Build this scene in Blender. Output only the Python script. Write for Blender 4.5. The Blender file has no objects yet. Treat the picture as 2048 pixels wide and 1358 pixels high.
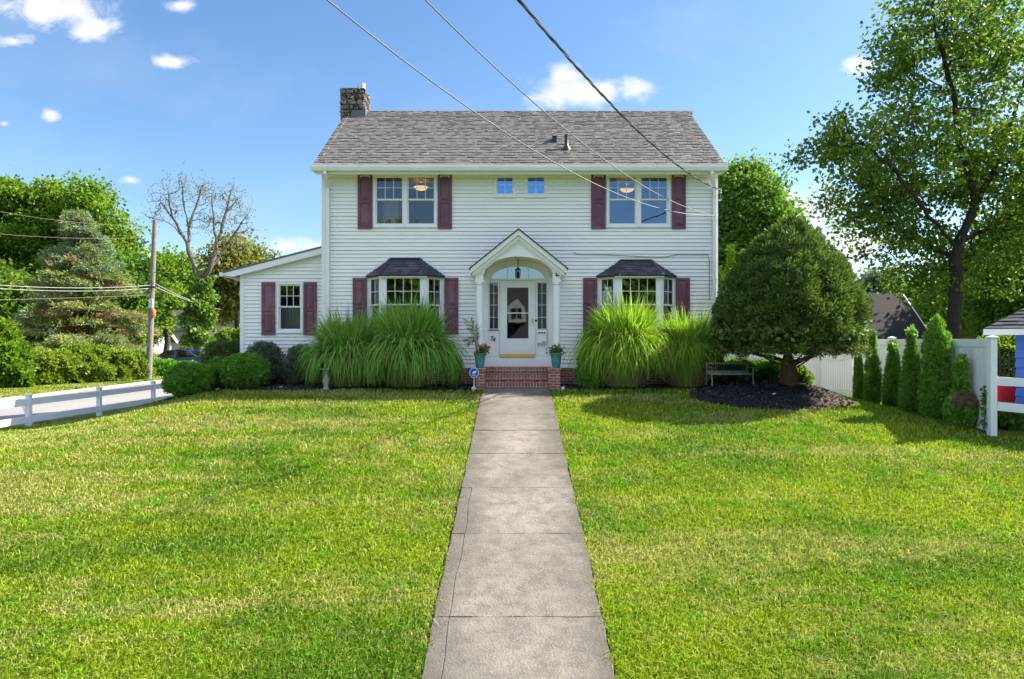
import bpy, math, random
import numpy as np
from mathutils import Vector
R = math.radians
rng = np.random.default_rng(7)
random.seed(7)
SC = bpy.context.scene
COL = SC.collection
FOC = 24 / 36 * 2048.0
ZC = 3.0
def PT(px, py, d):
    return ((px - 1024) * d / FOC, d, ZC + (679 - py) * d / FOC)
YF = 18.4
def HX(px, d=YF): return (px - 1024) * d / FOC
def HZ(py, d=YF): return ZC + (679 - py) * d / FOC

# ------------------------------------------------------------ objects
WLOC = {}
def thing(name, label, cat, loc=(0, 0, 0), group=None):
    o = bpy.data.objects.new(name, None)
    COL.objects.link(o)
    o.location = loc
    WLOC[o.name] = np.array(loc, float)
    tag(o, label, cat, group)
    return o
def tag(o, label=None, cat=None, group=None, kind=None):
    if label: o['label'] = label
    if cat: o['category'] = cat
    if group: o['group'] = group
    if kind: o['kind'] = kind
    return o
def link_mesh(name, me, mats, parent=None, origin=None):
    o = bpy.data.objects.new(name, me)
    COL.objects.link(o)
    for m in (mats if isinstance(mats, (list, tuple)) else [mats]):
        me.materials.append(m)
    if parent is not None:
        o.parent = parent
        WLOC[o.name] = WLOC[parent.name]
    else:
        o.location = origin if origin is not None else (0, 0, 0)
        WLOC[o.name] = np.array(origin if origin is not None else (0, 0, 0), float)
    return o
def np_mesh(name, V, F, mats, parent=None, origin=None, smooth=False, mi=None):
    V = np.asarray(V, np.float32); F = np.asarray(F, np.int32)
    base = WLOC[parent.name] if parent is not None else np.array(origin if origin is not None else (0, 0, 0), float)
    V = V - base.astype(np.float32)
    k = F.shape[1]
    me = bpy.data.meshes.new(name)
    me.vertices.add(len(V)); me.vertices.foreach_set('co', V.ravel())
    me.loops.add(F.size); me.loops.foreach_set('vertex_index', F.ravel())
    me.polygons.add(len(F))
    me.polygons.foreach_set('loop_start', np.arange(0, F.size, k, dtype=np.int32))
    me.polygons.foreach_set('loop_total', np.full(len(F), k, np.int32))
    if smooth: me.polygons.foreach_set('use_smooth', np.ones(len(F), bool))
    if mi is not None: me.polygons.foreach_set('material_index', np.asarray(mi, np.int32))
    me.update(calc_edges=True)
    me.validate()
    return link_mesh(name, me, mats, parent, origin)

class MB:
    def __init__(s): s.v = []; s.f = []; s.m = []
    def add(s, vs, fs, m=0):
        b = len(s.v)
        s.v += [tuple(map(float, p)) for p in vs]
        for f in fs:
            s.f.append(tuple(b + i for i in f)); s.m.append(m)
        return s
    def quad(s, a, b, c, d, m=0): return s.add([a, b, c, d], [(0, 1, 2, 3)], m)
    def box(s, x0, x1, y0, y1, z0, z1, m=0):
        vs = [(x0, y0, z0), (x1, y0, z0), (x1, y1, z0), (x0, y1, z0), (x0, y0, z1), (x1, y0, z1), (x1, y1, z1), (x0, y1, z1)]
        return s.add(vs, [(3, 2, 1, 0), (4, 5, 6, 7), (0, 1, 5, 4), (1, 2, 6, 5), (2, 3, 7, 6), (3, 0, 4, 7)], m)
    def bar(s, a, b, w, h, up=(0, 0, 1), m=0):
        a = Vector(a); b = Vector(b); d = (b - a).normalized(); u = Vector(up)
        sd = d.cross(u).normalized(); u = sd.cross(d).normalized()
        vs = []
        for p in (a, b):
            for i, j in ((-1, -1), (1, -1), (1, 1), (-1, 1)):
                vs.append(p + sd * (i * w / 2) + u * (j * h / 2))
        return s.add(vs, [(0, 1, 2, 3), (7, 6, 5, 4), (0, 4, 5, 1), (1, 5, 6, 2), (2, 6, 7, 3), (3, 7, 4, 0)], m)
    def prism(s, poly, axis, a0, a1, m=0):
        # poly: 2-D points; axis 'x': poly=(y,z); 'y': poly=(x,z); 'z': poly=(x,y)
        def q(p, a):
            return {'x': (a, p[0], p[1]), 'y': (p[0], a, p[1]), 'z': (p[0], p[1], a)}[axis]
        n = len(poly)
        vs = [q(p, a0) for p in poly] + [q(p, a1) for p in poly]
        fs = [tuple(range(n)), tuple(range(2 * n - 1, n - 1, -1))] + [(i, n + i, n + (i + 1) % n, (i + 1) % n) for i in range(n)]
        return s.add(vs, fs, m)
    def tube(s, path, rad, n=8, m=0, caps=True):
        path = [Vector(p) for p in path]
        if not hasattr(rad, '__len__'): rad = [rad] * len(path)
        vs = []; ref = None
        for i, p in enumerate(path):
            d = (path[min(i + 1, len(path) - 1)] - path[max(i - 1, 0)]).normalized()
            if ref is None:
                ref = Vector((0, 0, 1)) if abs(d.z) < .9 else Vector((1, 0, 0))
            sd = d.cross(ref).normalized(); u = sd.cross(d).normalized(); ref = u
            for k in range(n):
                t = 2 * math.pi * k / n
                vs.append(p + (sd * math.cos(t) + u * math.sin(t)) * rad[i])
        fs = []
        for i in range(len(path) - 1):
            for k in range(n):
                a = i * n + k; b = i * n + (k + 1) % n
                fs.append((a, b, b + n, a + n))
        if caps:
            fs.append(tuple(range(n - 1, -1, -1))); e = (len(path) - 1) * n
            fs.append(tuple(range(e, e + n)))
        return s.add(vs, fs, m)
    def lathe(s, prof, c, n=20, m=0):
        vs = []; k = len(prof)
        for r, z in prof:
            for i in range(n):
                t = 2 * math.pi * i / n
                vs.append((c[0] + r * math.cos(t), c[1] + r * math.sin(t), c[2] + z))
        fs = [(i * n + j, i * n + (j + 1) % n, (i + 1) * n + (j + 1) % n, (i + 1) * n + j) for i in range(k - 1) for j in range(n)]
        fs.append(tuple(range(n - 1, -1, -1))); fs.append(tuple(range((k - 1) * n, k * n)))
        return s.add(vs, fs, m)
    def ball(s, c, r, n=12, k=8, m=0):
        if not hasattr(r, '__len__'): r = (r, r, r)
        vs = []
        for i in range(k + 1):
            a = math.pi * (i + .02) / (k + .04) - math.pi / 2
            for j in range(n):
                t = 2 * math.pi * j / n
                vs.append((c[0] + r[0] * math.cos(a) * math.cos(t), c[1] + r[1] * math.cos(a) * math.sin(t), c[2] + r[2] * math.sin(a)))
        fs = [(i * n + j, i * n + (j + 1) % n, (i + 1) * n + (j + 1) % n, (i + 1) * n + j) for i in range(k) for j in range(n)]
        return s.add(vs, fs, m)
    def build(s, name, mats, parent=None, smooth=False, bevel=0, origin=None):
        base = WLOC[parent.name] if parent is not None else np.array(origin if origin is not None else (0, 0, 0), float)
        me = bpy.data.meshes.new(name)
        me.from_pydata([(p[0] - base[0], p[1] - base[1], p[2] - base[2]) for p in s.v], [], s.f)
        me.polygons.foreach_set('material_index', s.m)
        if smooth: me.polygons.foreach_set('use_smooth', [True] * len(s.f))
        me.update()
        o = link_mesh(name, me, mats, parent, origin)
        if bevel:
            b = o.modifiers.new('bevel', 'BEVEL'); b.width = bevel; b.segments = 2; b.limit_method = 'ANGLE'; b.angle_limit = R(40)
        if smooth:
            try:
                for p in me.polygons: p.use_smooth = True
                o.modifiers.new('es', 'EDGE_SPLIT').split_angle = R(42)
            except Exception: pass
        return o

# ------------------------------------------------------------ materials
class NT:
    def __init__(s, nt): s.nt = nt
    def n(s, t, ins=None, **kw):
        nd = s.nt.nodes.new(t)
        for k, v in kw.items(): setattr(nd, k, v)
        for k, v in (ins or {}).items():
            sock = nd.inputs[k]
            if hasattr(v, 'is_output'): s.nt.links.new(v, sock)
            else: sock.default_value = v
        return nd
    def math(s, op, a, b=0.0, c=0.0, clamp=False):
        return s.n('ShaderNodeMath', {0: a, 1: b, 2: c}, operation=op, use_clamp=clamp).outputs[0]
    def mix(s, f, a, b, mode='MIX'):
        nd = s.n('ShaderNodeMix', data_type='RGBA', blend_type=mode)
        for i, v in ((0, f), (6, a), (7, b)):
            if hasattr(v, 'is_output'): s.nt.links.new(v, nd.inputs[i])
            else: nd.inputs[i].default_value = (tuple(v) + (1,))[:4] if hasattr(v, '__len__') else v
        return nd.outputs[2]
    def pos(s): return s.n('ShaderNodeNewGeometry').outputs['Position']
    def rnd(s): return s.n('ShaderNodeNewGeometry').outputs['Random Per Island']
    def mapping(s, v, scale=(1, 1, 1), loc=(0, 0, 0), rot=(0, 0, 0)):
        return s.n('ShaderNodeMapping', {0: v, 1: loc, 2: rot, 3: scale}).outputs[0]
    def noise(s, v, sc, det=3, rough=.55, dist=0.0):
        return s.n('ShaderNodeTexNoise', {'Vector': v, 'Scale': sc, 'Detail': det, 'Roughness': rough, 'Distortion': dist}).outputs[0]
    def ramp(s, f, stops, interp='LINEAR'):
        nd = s.n('ShaderNodeValToRGB', {0: f}); cr = nd.color_ramp; cr.interpolation = interp
        while len(cr.elements) < len(stops): cr.elements.new(.5)
        for e, (p, c) in zip(cr.elements, stops):
            e.position = p; e.color = (tuple(c) + (1,))[:4] if hasattr(c, '__len__') else (c, c, c, 1)
        return nd.outputs[0]
    def bump(s, h, st=.3, dist=.02):
        return s.n('ShaderNodeBump', {'Height': h, 'Strength': st, 'Distance': dist}).outputs[0]
def newmat(name):
    m = bpy.data.materials.new(name); m.use_nodes = True
    g = NT(m.node_tree); b = m.node_tree.nodes['Principled BSDF']
    return m, g, b
def setb(g, b, **k):
    for kk, v in k.items():
        s = b.inputs[{'col': 'Base Color', 'rough': 'Roughness', 'metal': 'Metallic', 'nrm': 'Normal', 'spec': 'Specular IOR Level',
                      'emi': 'Emission Color', 'emis': 'Emission Strength', 'coat': 'Coat Weight'}[kk]]
        if hasattr(v, 'is_output'): g.nt.links.new(v, s)
        elif hasattr(v, '__len__'): s.default_value = (tuple(v) + (1,))[:4]
        else: s.default_value = v
MAT = {}
def simple(name, c, rough=.55, var=.12, sc=3.0, bump=0.0, bsc=60, metal=0, spec=.4, coat=0):
    m, g, b = newmat(name)
    p = g.pos()
    f = g.noise(p, sc, 4)
    lo = tuple(x * (1 - var) for x in c); hi = tuple(min(1, x * (1 + var)) for x in c)
    setb(g, b, col=g.ramp(f, [(.3, lo), (.7, hi)]), rough=rough, metal=metal, spec=spec, coat=coat)
    if bump: setb(g, b, nrm=g.bump(g.noise(p, bsc, 3), bump, .01))
    MAT[name] = m
    return m
simple('trim_white', (.80, .80, .79), .45, .03, 2, .05, 30)
simple('vinyl_white', (.74, .76, .80), .35, .03, 1.5, .04, 20)
simple('sash_white', (.76, .77, .77), .4, .03, 3)
simple('room_wall', (.42, .40, .36), .8, .08)
simple('dark_metal', (.025, .023, .02), .4, .2)
simple('black_iron', (.015, .015, .016), .45, .2)
simple('bench_iron', (.16, .15, .14), .6, .2, 10)
simple('galvanised', (.55, .56, .57), .35, .12, 8, metal=.8)
simple('lead_flashing', (.09, .10, .12), .5, .15)
simple('cable_black', (.02, .02, .02), .6, .1)
simple('cable_grey', (.19, .18, .17), .6, .1)
simple('cable_white', (.36, .36, .35), .5, .1)
simple('brass', (.75, .55, .18), .3, .1, 6, metal=.9)
simple('teal_glaze', (.045, .22, .235), .25, .25, 7, .08, 25, coat=.4)
simple('soil', (.035, .025, .018), .95, .3, 20, .6, 40)
simple('curtain_gold', (.62, .50, .22), .8, .12, 6)
simple('curtain_pale', (.6, .6, .58), .8, .1, 6)
simple('blue_siding', (.07, .17, .62), .5, .1, 2, .1, 30)
simple('red_cloth', (.75, .02, .025), .6, .15, 3, .15, 12)
simple('tail_red', (.45, .02, .015), .25, .1)
simple('chrome', (.6, .6, .62), .15, .05, metal=1)
simple('tyre', (.02, .02, .02), .8, .1)
simple('car_blue', (.02, .05, .26), .25, .06, 2, coat=.8)
simple('statue_stone', (.26, .34, .30), .8, .2, 12, .3, 30)
simple('white_rock', (.62, .62, .6), .8, .15, 12, .3, 30)
simple('concrete_pale', (.33, .32, .29), .85, .12, 6, .2, 40)
simple('far_siding', (.50, .50, .49), .6, .05, 1)
simple('far_siding_grey', (.55, .55, .56), .6, .05, 1)
simple('far_roof_grey', (.17, .155, .145), .85, .2, 2)
simple('far_trim_dark', (.05, .05, .055), .6, .1)
simple('sign_blue', (.01, .07, .5), .35, .05)
simple('sign_white', (.85, .86, .88), .4, .03)
simple('umbrella_white', (.8, .78, .75), .7, .05)
simple('terracotta_box', (.34, .12, .06), .7, .15, 5)
simple('asphalt_drive', (.5, .49, .47), .9, .1, 2)

def siding_mat():
    m, g, b = newmat('siding')
    p = g.pos()
    streak = g.noise(g.mapping(p, (.5, .5, 6)), 1.0, 5)
    fine = g.noise(p, 14, 4)
    c = g.mix(g.math('MULTIPLY', streak, .45), (.86, .85, .815), (.76, .755, .725))
    c = g.mix(g.math('MULTIPLY', fine, .12), c, (.62, .6, .54))
    emb = g.noise(g.mapping(p, (3, 3, 60)), 8, 4)
    setb(g, b, col=c, rough=.42, nrm=g.bump(emb, .12, .004))
    MAT['siding'] = m
siding_mat()
def shutter_mat():
    m, g, b = newmat('shutter_paint')
    p = g.pos()
    f = g.noise(g.mapping(p, (1, 1, .8)), 2.2, 5)
    c = g.ramp(f, [(.28, (.12, .035, .058)), (.52, (.155, .054, .085)), (.75, (.23, .12, .152))])
    setb(g, b, col=c, rough=g.ramp(f, [(.3, .35), (.7, .6)]), nrm=g.bump(g.noise(g.mapping(p, (20, 20, 1.5)), 6, 3), .12, .004))
    MAT['shutter_paint'] = m
shutter_mat()
def shingle_mat(name, cols, rough=.9):
    m, g, b = newmat(name)
    p = g.pos()
    base = g.ramp(g.rnd(), [(0, cols[0]), (.45, cols[1]), (.8, cols[2]), (1, cols[3])])
    gran = g.noise(p, 90, 2)
    c = g.mix(g.math('MULTIPLY', gran, .55), base, tuple(x * .45 for x in cols[1]))
    big = g.noise(g.mapping(p, (.5, .25, .25)), 1.0, 4)
    c = g.mix(g.ramp(big, [(.35, 0.0), (.75, .18)]), c, tuple(x * .65 for x in cols[0]))
    setb(g, b, col=c, rough=rough, spec=.2, nrm=g.bump(gran, .5, .01))
    MAT[name] = m
shingle_mat('shingle_brown', [(.155, .145, .14), (.182, .171, .166), (.20, .188, .183), (.235, .222, .215)])
shingle_mat('shingle_slate', [(.05, .053, .062), (.078, .082, .095), (.10, .104, .118), (.14, .142, .152)])
shingle_mat('shingle_dark', [(.028, .026, .03), (.04, .037, .041), (.05, .047, .05), (.07, .062, .064)])

def brick_mat(name, bw, bh, cols, axis='xz', off=.5, mortar=(.36, .32, .28), ms=.012):
    m, g, b = newmat(name)
    p = g.pos()
    sx = g.n('ShaderNodeSeparateXYZ', {0: p})
    nrm = g.n('ShaderNodeNewGeometry').outputs['Normal']
    ns = g.n('ShaderNodeSeparateXYZ', {0: nrm})
    isx = g.math('GREATER_THAN', g.math('ABSOLUTE', ns.outputs[0]), .7)
    isz = g.math('GREATER_THAN', g.math('ABSOLUTE', ns.outputs[2]), .7)
    u = g.math('ADD', g.math('MULTIPLY', sx.outputs[0], g.math('SUBTRACT', 1.0, isx)), g.math('MULTIPLY', sx.outputs[1], isx))
    v = g.math('ADD', g.math('MULTIPLY', sx.outputs[2], g.math('SUBTRACT', 1.0, isz)), g.math('MULTIPLY', sx.outputs[1], isz))
    vec = g.n('ShaderNodeCombineXYZ', {0: u, 1: v}).outputs[0]
    t = g.n('ShaderNodeTexBrick', {'Vector': vec, 'Color1': tuple(cols[0]) + (1,), 'Color2': tuple(cols[1]) + (1,), 'Mortar': tuple(mortar) + (1,), 'Scale': 1.0,
                                   'Mortar Size': ms, 'Mortar Smooth': .2, 'Bias': 0.0, 'Brick Width': bw, 'Row Height': bh}, offset=off)
    n = g.noise(p, 24, 5)
    c = g.mix(g.ramp(n, [(.35, 0.0), (.75, .5)]), t.outputs[0], tuple(x * .45 for x in cols[0]))
    n2 = g.noise(p, 3, 4)
    c = g.mix(g.ramp(n2, [(.45, 0.0), (.8, .35)]), c, (.30, .22, .19))
    h = g.math('ADD', g.math('MULTIPLY', t.outputs[1], -1.0), g.math('MULTIPLY', n, .3))
    setb(g, b, col=c, rough=.9, spec=.2, nrm=g.bump(h, .7, .012))
    MAT[name] = m
brick_mat('brick_red', .21, .073, [(.40, .115, .075), (.27, .085, .065)], mortar=(.5, .43, .38))
brick_mat('brick_rowlock', .078, .2, [(.42, .12, .075), (.28, .085, .065)], off=0.0, mortar=(.5, .43, .38))
brick_mat('brick_far', .3, .1, [(.32, .09, .05), (.24, .07, .045)])

def stone_mat():
    m, g, b = newmat('fieldstone')
    p = g.pos()
    w = g.mapping(p, (1, 1, 1.45))
    warp = g.n('ShaderNodeVectorMath', {0: w, 1: g.n('ShaderNodeVectorMath', {0: g.n('ShaderNodeTexNoise', {'Vector': p, 'Scale': 4.0}).outputs[1], 'Scale': .16}, operation='SCALE').outputs[0]}, operation='ADD').outputs[0]
    ve = g.n('ShaderNodeTexVoronoi', {'Vector': warp, 'Scale': 5.0}, feature='DISTANCE_TO_EDGE').outputs[0]
    vc = g.n('ShaderNodeTexVoronoi', {'Vector': warp, 'Scale': 5.0}, feature='F1').outputs[1]
    bw = g.n('ShaderNodeSeparateColor', {0: vc}).outputs[0]
    stone = g.ramp(bw, [(.1, (.03, .032, .035)), (.45, (.075, .07, .062)), (.7, (.16, .135, .10)), (.95, (.28, .24, .18))])
    stone = g.mix(g.math('MULTIPLY', g.noise(p, 25, 5), .6), stone, (.05, .048, .045))
    c = g.mix(g.ramp(ve, [(.03, 1.0), (.075, 0.0)]), stone, (.36, .33, .28))
    setb(g, b, col=c, rough=.9, nrm=g.bump(g.ramp(ve, [(.0, 0.0), (.12, 1.0)]), .9, .05))
    MAT['fieldstone'] = m
stone_mat()
def glass_mat(name, refl, tint=(.72, .76, .76), wob=.03, rc=(.95, .97, 1)):
    m, g, b = newmat(name)
    m.node_tree.nodes.remove(b)
    out = m.node_tree.nodes['Material Output']
    p = g.pos()
    nb = g.bump(g.noise(p, 1.3, 2), wob, .2)
    tr = g.n('ShaderNodeBsdfTransparent', {0: tuple(tint) + (1,)}).outputs[0]
    gl = g.n('ShaderNodeBsdfGlossy', {'Color': tuple(rc) + (1,), 'Roughness': .015, 'Normal': nb}).outputs[0]
    fr = g.n('ShaderNodeFresnel', {'IOR': 1.5}).outputs[0]
    f = g.math('ADD', g.math('MULTIPLY', fr, 1.0 - refl), refl, clamp=True)
    mx = g.n('ShaderNodeMixShader', {0: f, 1: tr, 2: gl}).outputs[0]
    g.nt.links.new(mx, out.inputs[0])
    MAT[name] = m
glass_mat('window_glass', .09, wob=.010)
glass_mat('door_glass', .16, (.5, .5, .5), .006)
glass_mat('coated_glass', .6, (.4, .5, .6), .008, (.34, .60, .98))
glass_mat('car_glass', .12, (.1, .12, .13), 0)
def emit_mat(name, c, s):
    m, g, b = newmat(name)
    setb(g, b, col=(.8, .7, .5), emi=c, emis=s)
    MAT[name] = m
emit_mat('lamp_glow', (1.0, .55, .16), .55)

def bark_mat(name, lo, hi, sc=1.0):
    m, g, b = newmat(name)
    p = g.pos()
    f = g.noise(g.mapping(p, (9 * sc, 9 * sc, 1.6 * sc)), 2.2, 6, .65)
    f2 = g.noise(p, 1.7, 3)
    c = g.ramp(f, [(.3, lo), (.7, hi)])
    c = g.mix(g.math('MULTIPLY', f2, .4), c, tuple(x * .6 for x in lo))
    setb(g, b, col=c, rough=.95, spec=.15, nrm=g.bump(f, .8, .03))
    MAT[name] = m
bark_mat('bark_grey', (.035, .03, .026), (.12, .105, .09))
bark_mat('bark_dark', (.018, .016, .014), (.06, .052, .046))
bark_mat('bark_red', (.075, .035, .02), (.23, .12, .07), 1.5)
bark_mat('bark_pale', (.10, .088, .075), (.24, .215, .185))
bark_mat('pole_wood', (.14, .12, .10), (.32, .29, .26))
bark_mat('bench_wood', (.20, .19, .18), (.42, .40, .37), 2)

def leaf_mat(name, cols, tr=.35, rough=.5, sc=1.3, trc=None, amt=.45):
    """leaf colours vary from leaf to leaf and from clump to clump"""
    m, g, b = newmat(name)
    out = m.node_tree.nodes['Material Output']
    p = g.pos()
    c = g.ramp(g.rnd(), [(0, cols[0]), (.5, cols[1]), (1, cols[2])])
    f = g.ramp(g.noise(p, sc, 3), [(.38, 0.0), (.66, 1.0)])
    c = g.mix(g.math('MULTIPLY', f, amt), c, cols[2])
    setb(g, b, col=c, rough=rough + .1, spec=.16)
    tc = g.mix(1.0, c, trc or (1.25, 1.35, .7), 'MULTIPLY')
    t = g.n('ShaderNodeBsdfTranslucent', {0: tc}).outputs[0]
    mx = g.n('ShaderNodeMixShader', {0: tr, 1: b.outputs[0], 2: t}).outputs[0]
    g.nt.links.new(mx, out.inputs[0])
    MAT[name] = m
leaf_mat('leaf_maple', [(0.038, 0.095, 0.017), (0.078, 0.172, 0.024), (0.190, 0.259, 0.034)], .42, .33, sc=.5)
leaf_mat('leaf_bright', [(.062,.15,.016), (.115,.23,.02), (.23,.32,.03)], .42, sc=.4)
leaf_mat('leaf_mid', [(0.053, 0.133, 0.026), (0.098, 0.204, 0.032), (0.177, 0.284, 0.040)], .4, sc=.4)
leaf_mat('leaf_olive', [(0.101, 0.127, 0.034), (0.169, 0.195, 0.047), (0.270, 0.254, 0.068)], .4, sc=.5)
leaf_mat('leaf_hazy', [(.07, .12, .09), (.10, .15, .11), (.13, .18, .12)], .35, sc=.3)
leaf_mat('leaf_yew', [(0.045, 0.095, 0.026), (0.086, 0.151, 0.036), (0.202, 0.272, 0.060)], .2, .45, 2.6)
leaf_mat('leaf_box', [(0.059, 0.167, 0.023), (0.108, 0.275, 0.033), (0.217, 0.434, 0.059)], .25, .4, 3)
leaf_mat('leaf_arbor', [(0.086, 0.216, 0.037), (0.155, 0.340, 0.054), (0.309, 0.536, 0.083)], .22, .5, 3)
leaf_mat('leaf_arbor_gold', [(0.072, 0.156, 0.017), (0.120, 0.228, 0.022), (0.204, 0.300, 0.030)], .4, .5, 2)
leaf_mat('leaf_greyish', [(0.063, 0.105, 0.063), (0.116, 0.168, 0.105), (0.179, 0.231, 0.157)], .25, .5, 2.5)
leaf_mat('leaf_brown', [(.09, .055, .035), (.14, .09, .06), (.20, .14, .10)], .2, .8, 3)
leaf_mat('needle_blue', [(.12,.19,.105), (.17,.25,.14), (.24,.32,.18)], .2, .6, .5)
leaf_mat('needle_green', [(0.166, 0.206, 0.068), (0.235, 0.276, 0.090), (0.344, 0.372, 0.138)], .25, .6, .5)
leaf_mat('needle_dry', [(0.182, 0.119, 0.063), (0.266, 0.182, 0.098), (0.364, 0.266, 0.154)], .2, .8, .6)
leaf_mat('ivy', [(0.041, 0.112, 0.024), (0.092, 0.203, 0.036), (0.243, 0.344, 0.061)], .3, .4, 1.5)
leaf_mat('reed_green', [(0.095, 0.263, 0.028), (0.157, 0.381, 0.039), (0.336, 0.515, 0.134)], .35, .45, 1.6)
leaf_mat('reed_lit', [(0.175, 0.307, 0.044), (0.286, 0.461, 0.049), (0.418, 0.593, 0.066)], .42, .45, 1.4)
leaf_mat('palm_leaf', [(.09, .13, .06), (.14, .18, .09), (.22, .25, .13)], .3, .5, 3)
leaf_mat('leaf_hedge', [(0.096, 0.180, 0.024), (0.168, 0.270, 0.034), (0.312, 0.372, 0.060)], .35, .5, .8)
leaf_mat('leaf_column', [(.12,.24,.02), (.18,.32,.028), (.28,.42,.035)], .4, .5, 2)
leaf_mat('dead_twig', [(.18,.12,.09), (.27,.19,.15), (.36,.27,.22)], .2, .8, 3)
leaf_mat('petal_red', [(.5, .015, .02), (.65, .03, .04), (.7, .04, .10)], .3, .5, 20, (1.2, .5, .5))
leaf_mat('petal_pink', [(.5, .02, .14), (.6, .04, .2), (.75, .35, .4)], .3, .5, 20, (1.2, .5, .7))
leaf_mat('petal_violet', [(.05, .02, .12), (.08, .03, .16), (.12, .05, .2)], .2, .5, 20, (1, .6, 1.2))

def lawn_color(g, p, rnd=None):
    # mowing bands (run across the lot) of lush and dry grass
    band = g.noise(g.mapping(p, (.13, .95, .0)), 1.0, 5, .62, .6)
    patch = g.noise(g.mapping(p, (.35, .45, 0), (3, 1, 0)), 1.0, 4, .6)
    fine = g.noise(p, 2.6, 5, .65)
    lush = g.mix(fine, (.075, .185, .006), (.15, .285, .010))
    yel = g.mix(fine, (.25, .36, .009), (.37, .445, .016))
    dry = g.mix(fine, (.38, .38, .10), (.52, .49, .20))
    c = g.mix(g.ramp(patch, [(.38, 0.0), (.60, 1.0)]), lush, yel)
    xx = g.n('ShaderNodeSeparateXYZ', {0: p})
    lft = g.math('MULTIPLY', g.ramp(g.math('ADD', g.math('MULTIPLY', xx.outputs[0], -.06), .3), [(.15, 0.0), (.75, 1.0)]), g.ramp(g.math('MULTIPLY', xx.outputs[1], .06), [(.42, 0.0), (.62, 1.0)]))
    band = g.math('ADD', band, g.math('MULTIPLY', g.math('SUBTRACT', lft, .35), .10))
    f = g.math('ADD', band, g.math('MULTIPLY', g.math('SUBTRACT', fine, .5), .45))
    c = g.mix(g.ramp(f, [(.49, 0.0), (.62, .8)]), c, dry)
    if rnd is not None:
        c = g.mix(g.ramp(rnd, [(0, 0.0), (.68, .0), (1, .75)]), c, (.50, .50, .20))
        c = g.mix(g.ramp(rnd, [(0, .75), (.35, .0)]), c, (.03, .10, .006))
    return c
def lawn_mats():
    m, g, b = newmat('lawn_blade')
    out = m.node_tree.nodes['Material Output']
    c = lawn_color(g, g.pos(), g.rnd())
    setb(g, b, col=c, rough=.65, spec=.1)
    t = g.n('ShaderNodeBsdfTranslucent', {0: g.mix(1.0, c, (1.2, 1.3, .5), 'MULTIPLY')}).outputs[0]
    g.nt.links.new(g.n('ShaderNodeMixShader', {0: .35, 1: b.outputs[0], 2: t}).outputs[0], out.inputs[0])
    MAT['lawn_blade'] = m
    leaf_mat('lawn_tuft', [(.06, .20, .008), (.11, .29, .012), (.20, .40, .02)], .35, .6, 1.0)
    m, g, b = newmat('lawn_ground')
    p = g.pos()
    c = lawn_color(g, p)
    th = g.noise(p, 30, 5, .7)
    c = g.mix(g.ramp(th, [(.3, .92), (.7, .45)]), c, (.05, .055, .014))
    setb(g, b, col=c, rough=.95, spec=.1, nrm=g.bump(th, 1.0, .05))
    MAT['lawn_ground'] = m
lawn_mats()
def mulch_mat():
    m, g, b = newmat('mulch')
    p = g.pos()
    f = g.noise(g.mapping(p, (1, 1, 1)), 28, 5, .7)
    c = g.ramp(f, [(.35, (.014, .013, .015)), (.6, (.040, .039, .043)), (.78, (.11, .10, .095))])
    x = g.n('ShaderNodeSeparateXYZ', {0: p}).outputs[0]
    c = g.mix(g.ramp(g.math('ADD', g.noise(p, 1.5, 4), g.math('MULTIPLY', g.math('SUBTRACT', x, 7.0), .35)), [(.45, 0.0), (.7, .8)]), c, g.ramp(f, [(.3, (.05, .034, .024)), (.7, (.22, .15, .105))]))
    setb(g, b, col=c, rough=.95, spec=.2, nrm=g.bump(f, 1.0, .04))
    MAT['mulch'] = m
    m, g, b = newmat('mulch_chip')
    c = g.ramp(g.rnd(), [(0, (.006, .006, .009)), (.6, (.02, .02, .026)), (.9, (.05, .045, .042)), (1, (.2, .16, .12))])
    setb(g, b, col=c, rough=.85)
    MAT['mulch_chip'] = m
mulch_mat()
def walk_mat():
    m, g, b = newmat('walk_concrete')
    p = g.pos()
    big = g.noise(g.mapping(p, (.9, .5, 1)), 1.0, 6, .6)
    med = g.noise(p, 5, 6, .7)
    spk = g.n('ShaderNodeTexVoronoi', {'Vector': p, 'Scale': 36.0}).outputs[0]
    fine = g.noise(p, 130, 3, .7)
    c = g.ramp(big, [(.30, (.15, .13, .11)), (.5, (.26, .232, .19)), (.66, (.35, .315, .262))])
    c = g.mix(g.ramp(med, [(.36, .75), (.56, 0.0)]), c, (.11, .098, .086))
    c = g.mix(g.math('MULTIPLY', g.rnd(), .34), c, (.15, .14, .13))
    c = g.mix(g.ramp(fine, [(.35, .75), (.62, 0.0)]), c, (.10, .09, .078))
    c = g.mix(g.ramp(g.math('ADD', spk, g.math('MULTIPLY', med, .25)), [(.20, .6), (.34, 0.0)]), c, (.46, .43, .38))
    # worn, darker edges with moss and soil
    x = g.n('ShaderNodeSeparateXYZ', {0: p}).outputs[0]
    e = g.math('ADD', g.math('ABSOLUTE', g.math('SUBTRACT', x, .095)), g.math('MULTIPLY', g.math('SUBTRACT', g.noise(p, 2.3, 6, .7), .5), 1.5))
    c = g.mix(g.ramp(e, [(.34, 0.0), (.85, .9)]), c, (.10, .09, .076))
    setb(g, b, col=c, rough=.9, spec=.2, nrm=g.bump(g.math('ADD', fine, g.math('MULTIPLY', spk, -.8)), .6, .012))
    MAT['walk_concrete'] = m
    m, g, b = newmat('road_asphalt')
    p = g.pos()
    c = g.ramp(g.noise(g.mapping(p, (.6, .15, 1)), 1, 6, .6), [(.3, (.21, .198, .186)), (.7, (.28, .266, .253))])
    c = g.mix(g.math('MULTIPLY', g.noise(p, 60, 3), .3), c, (.15, .14, .13))
    setb(g, b, col=c, rough=.9, nrm=g.bump(g.noise(p, 120, 3), .4, .01))
    MAT['road_asphalt'] = m
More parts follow.
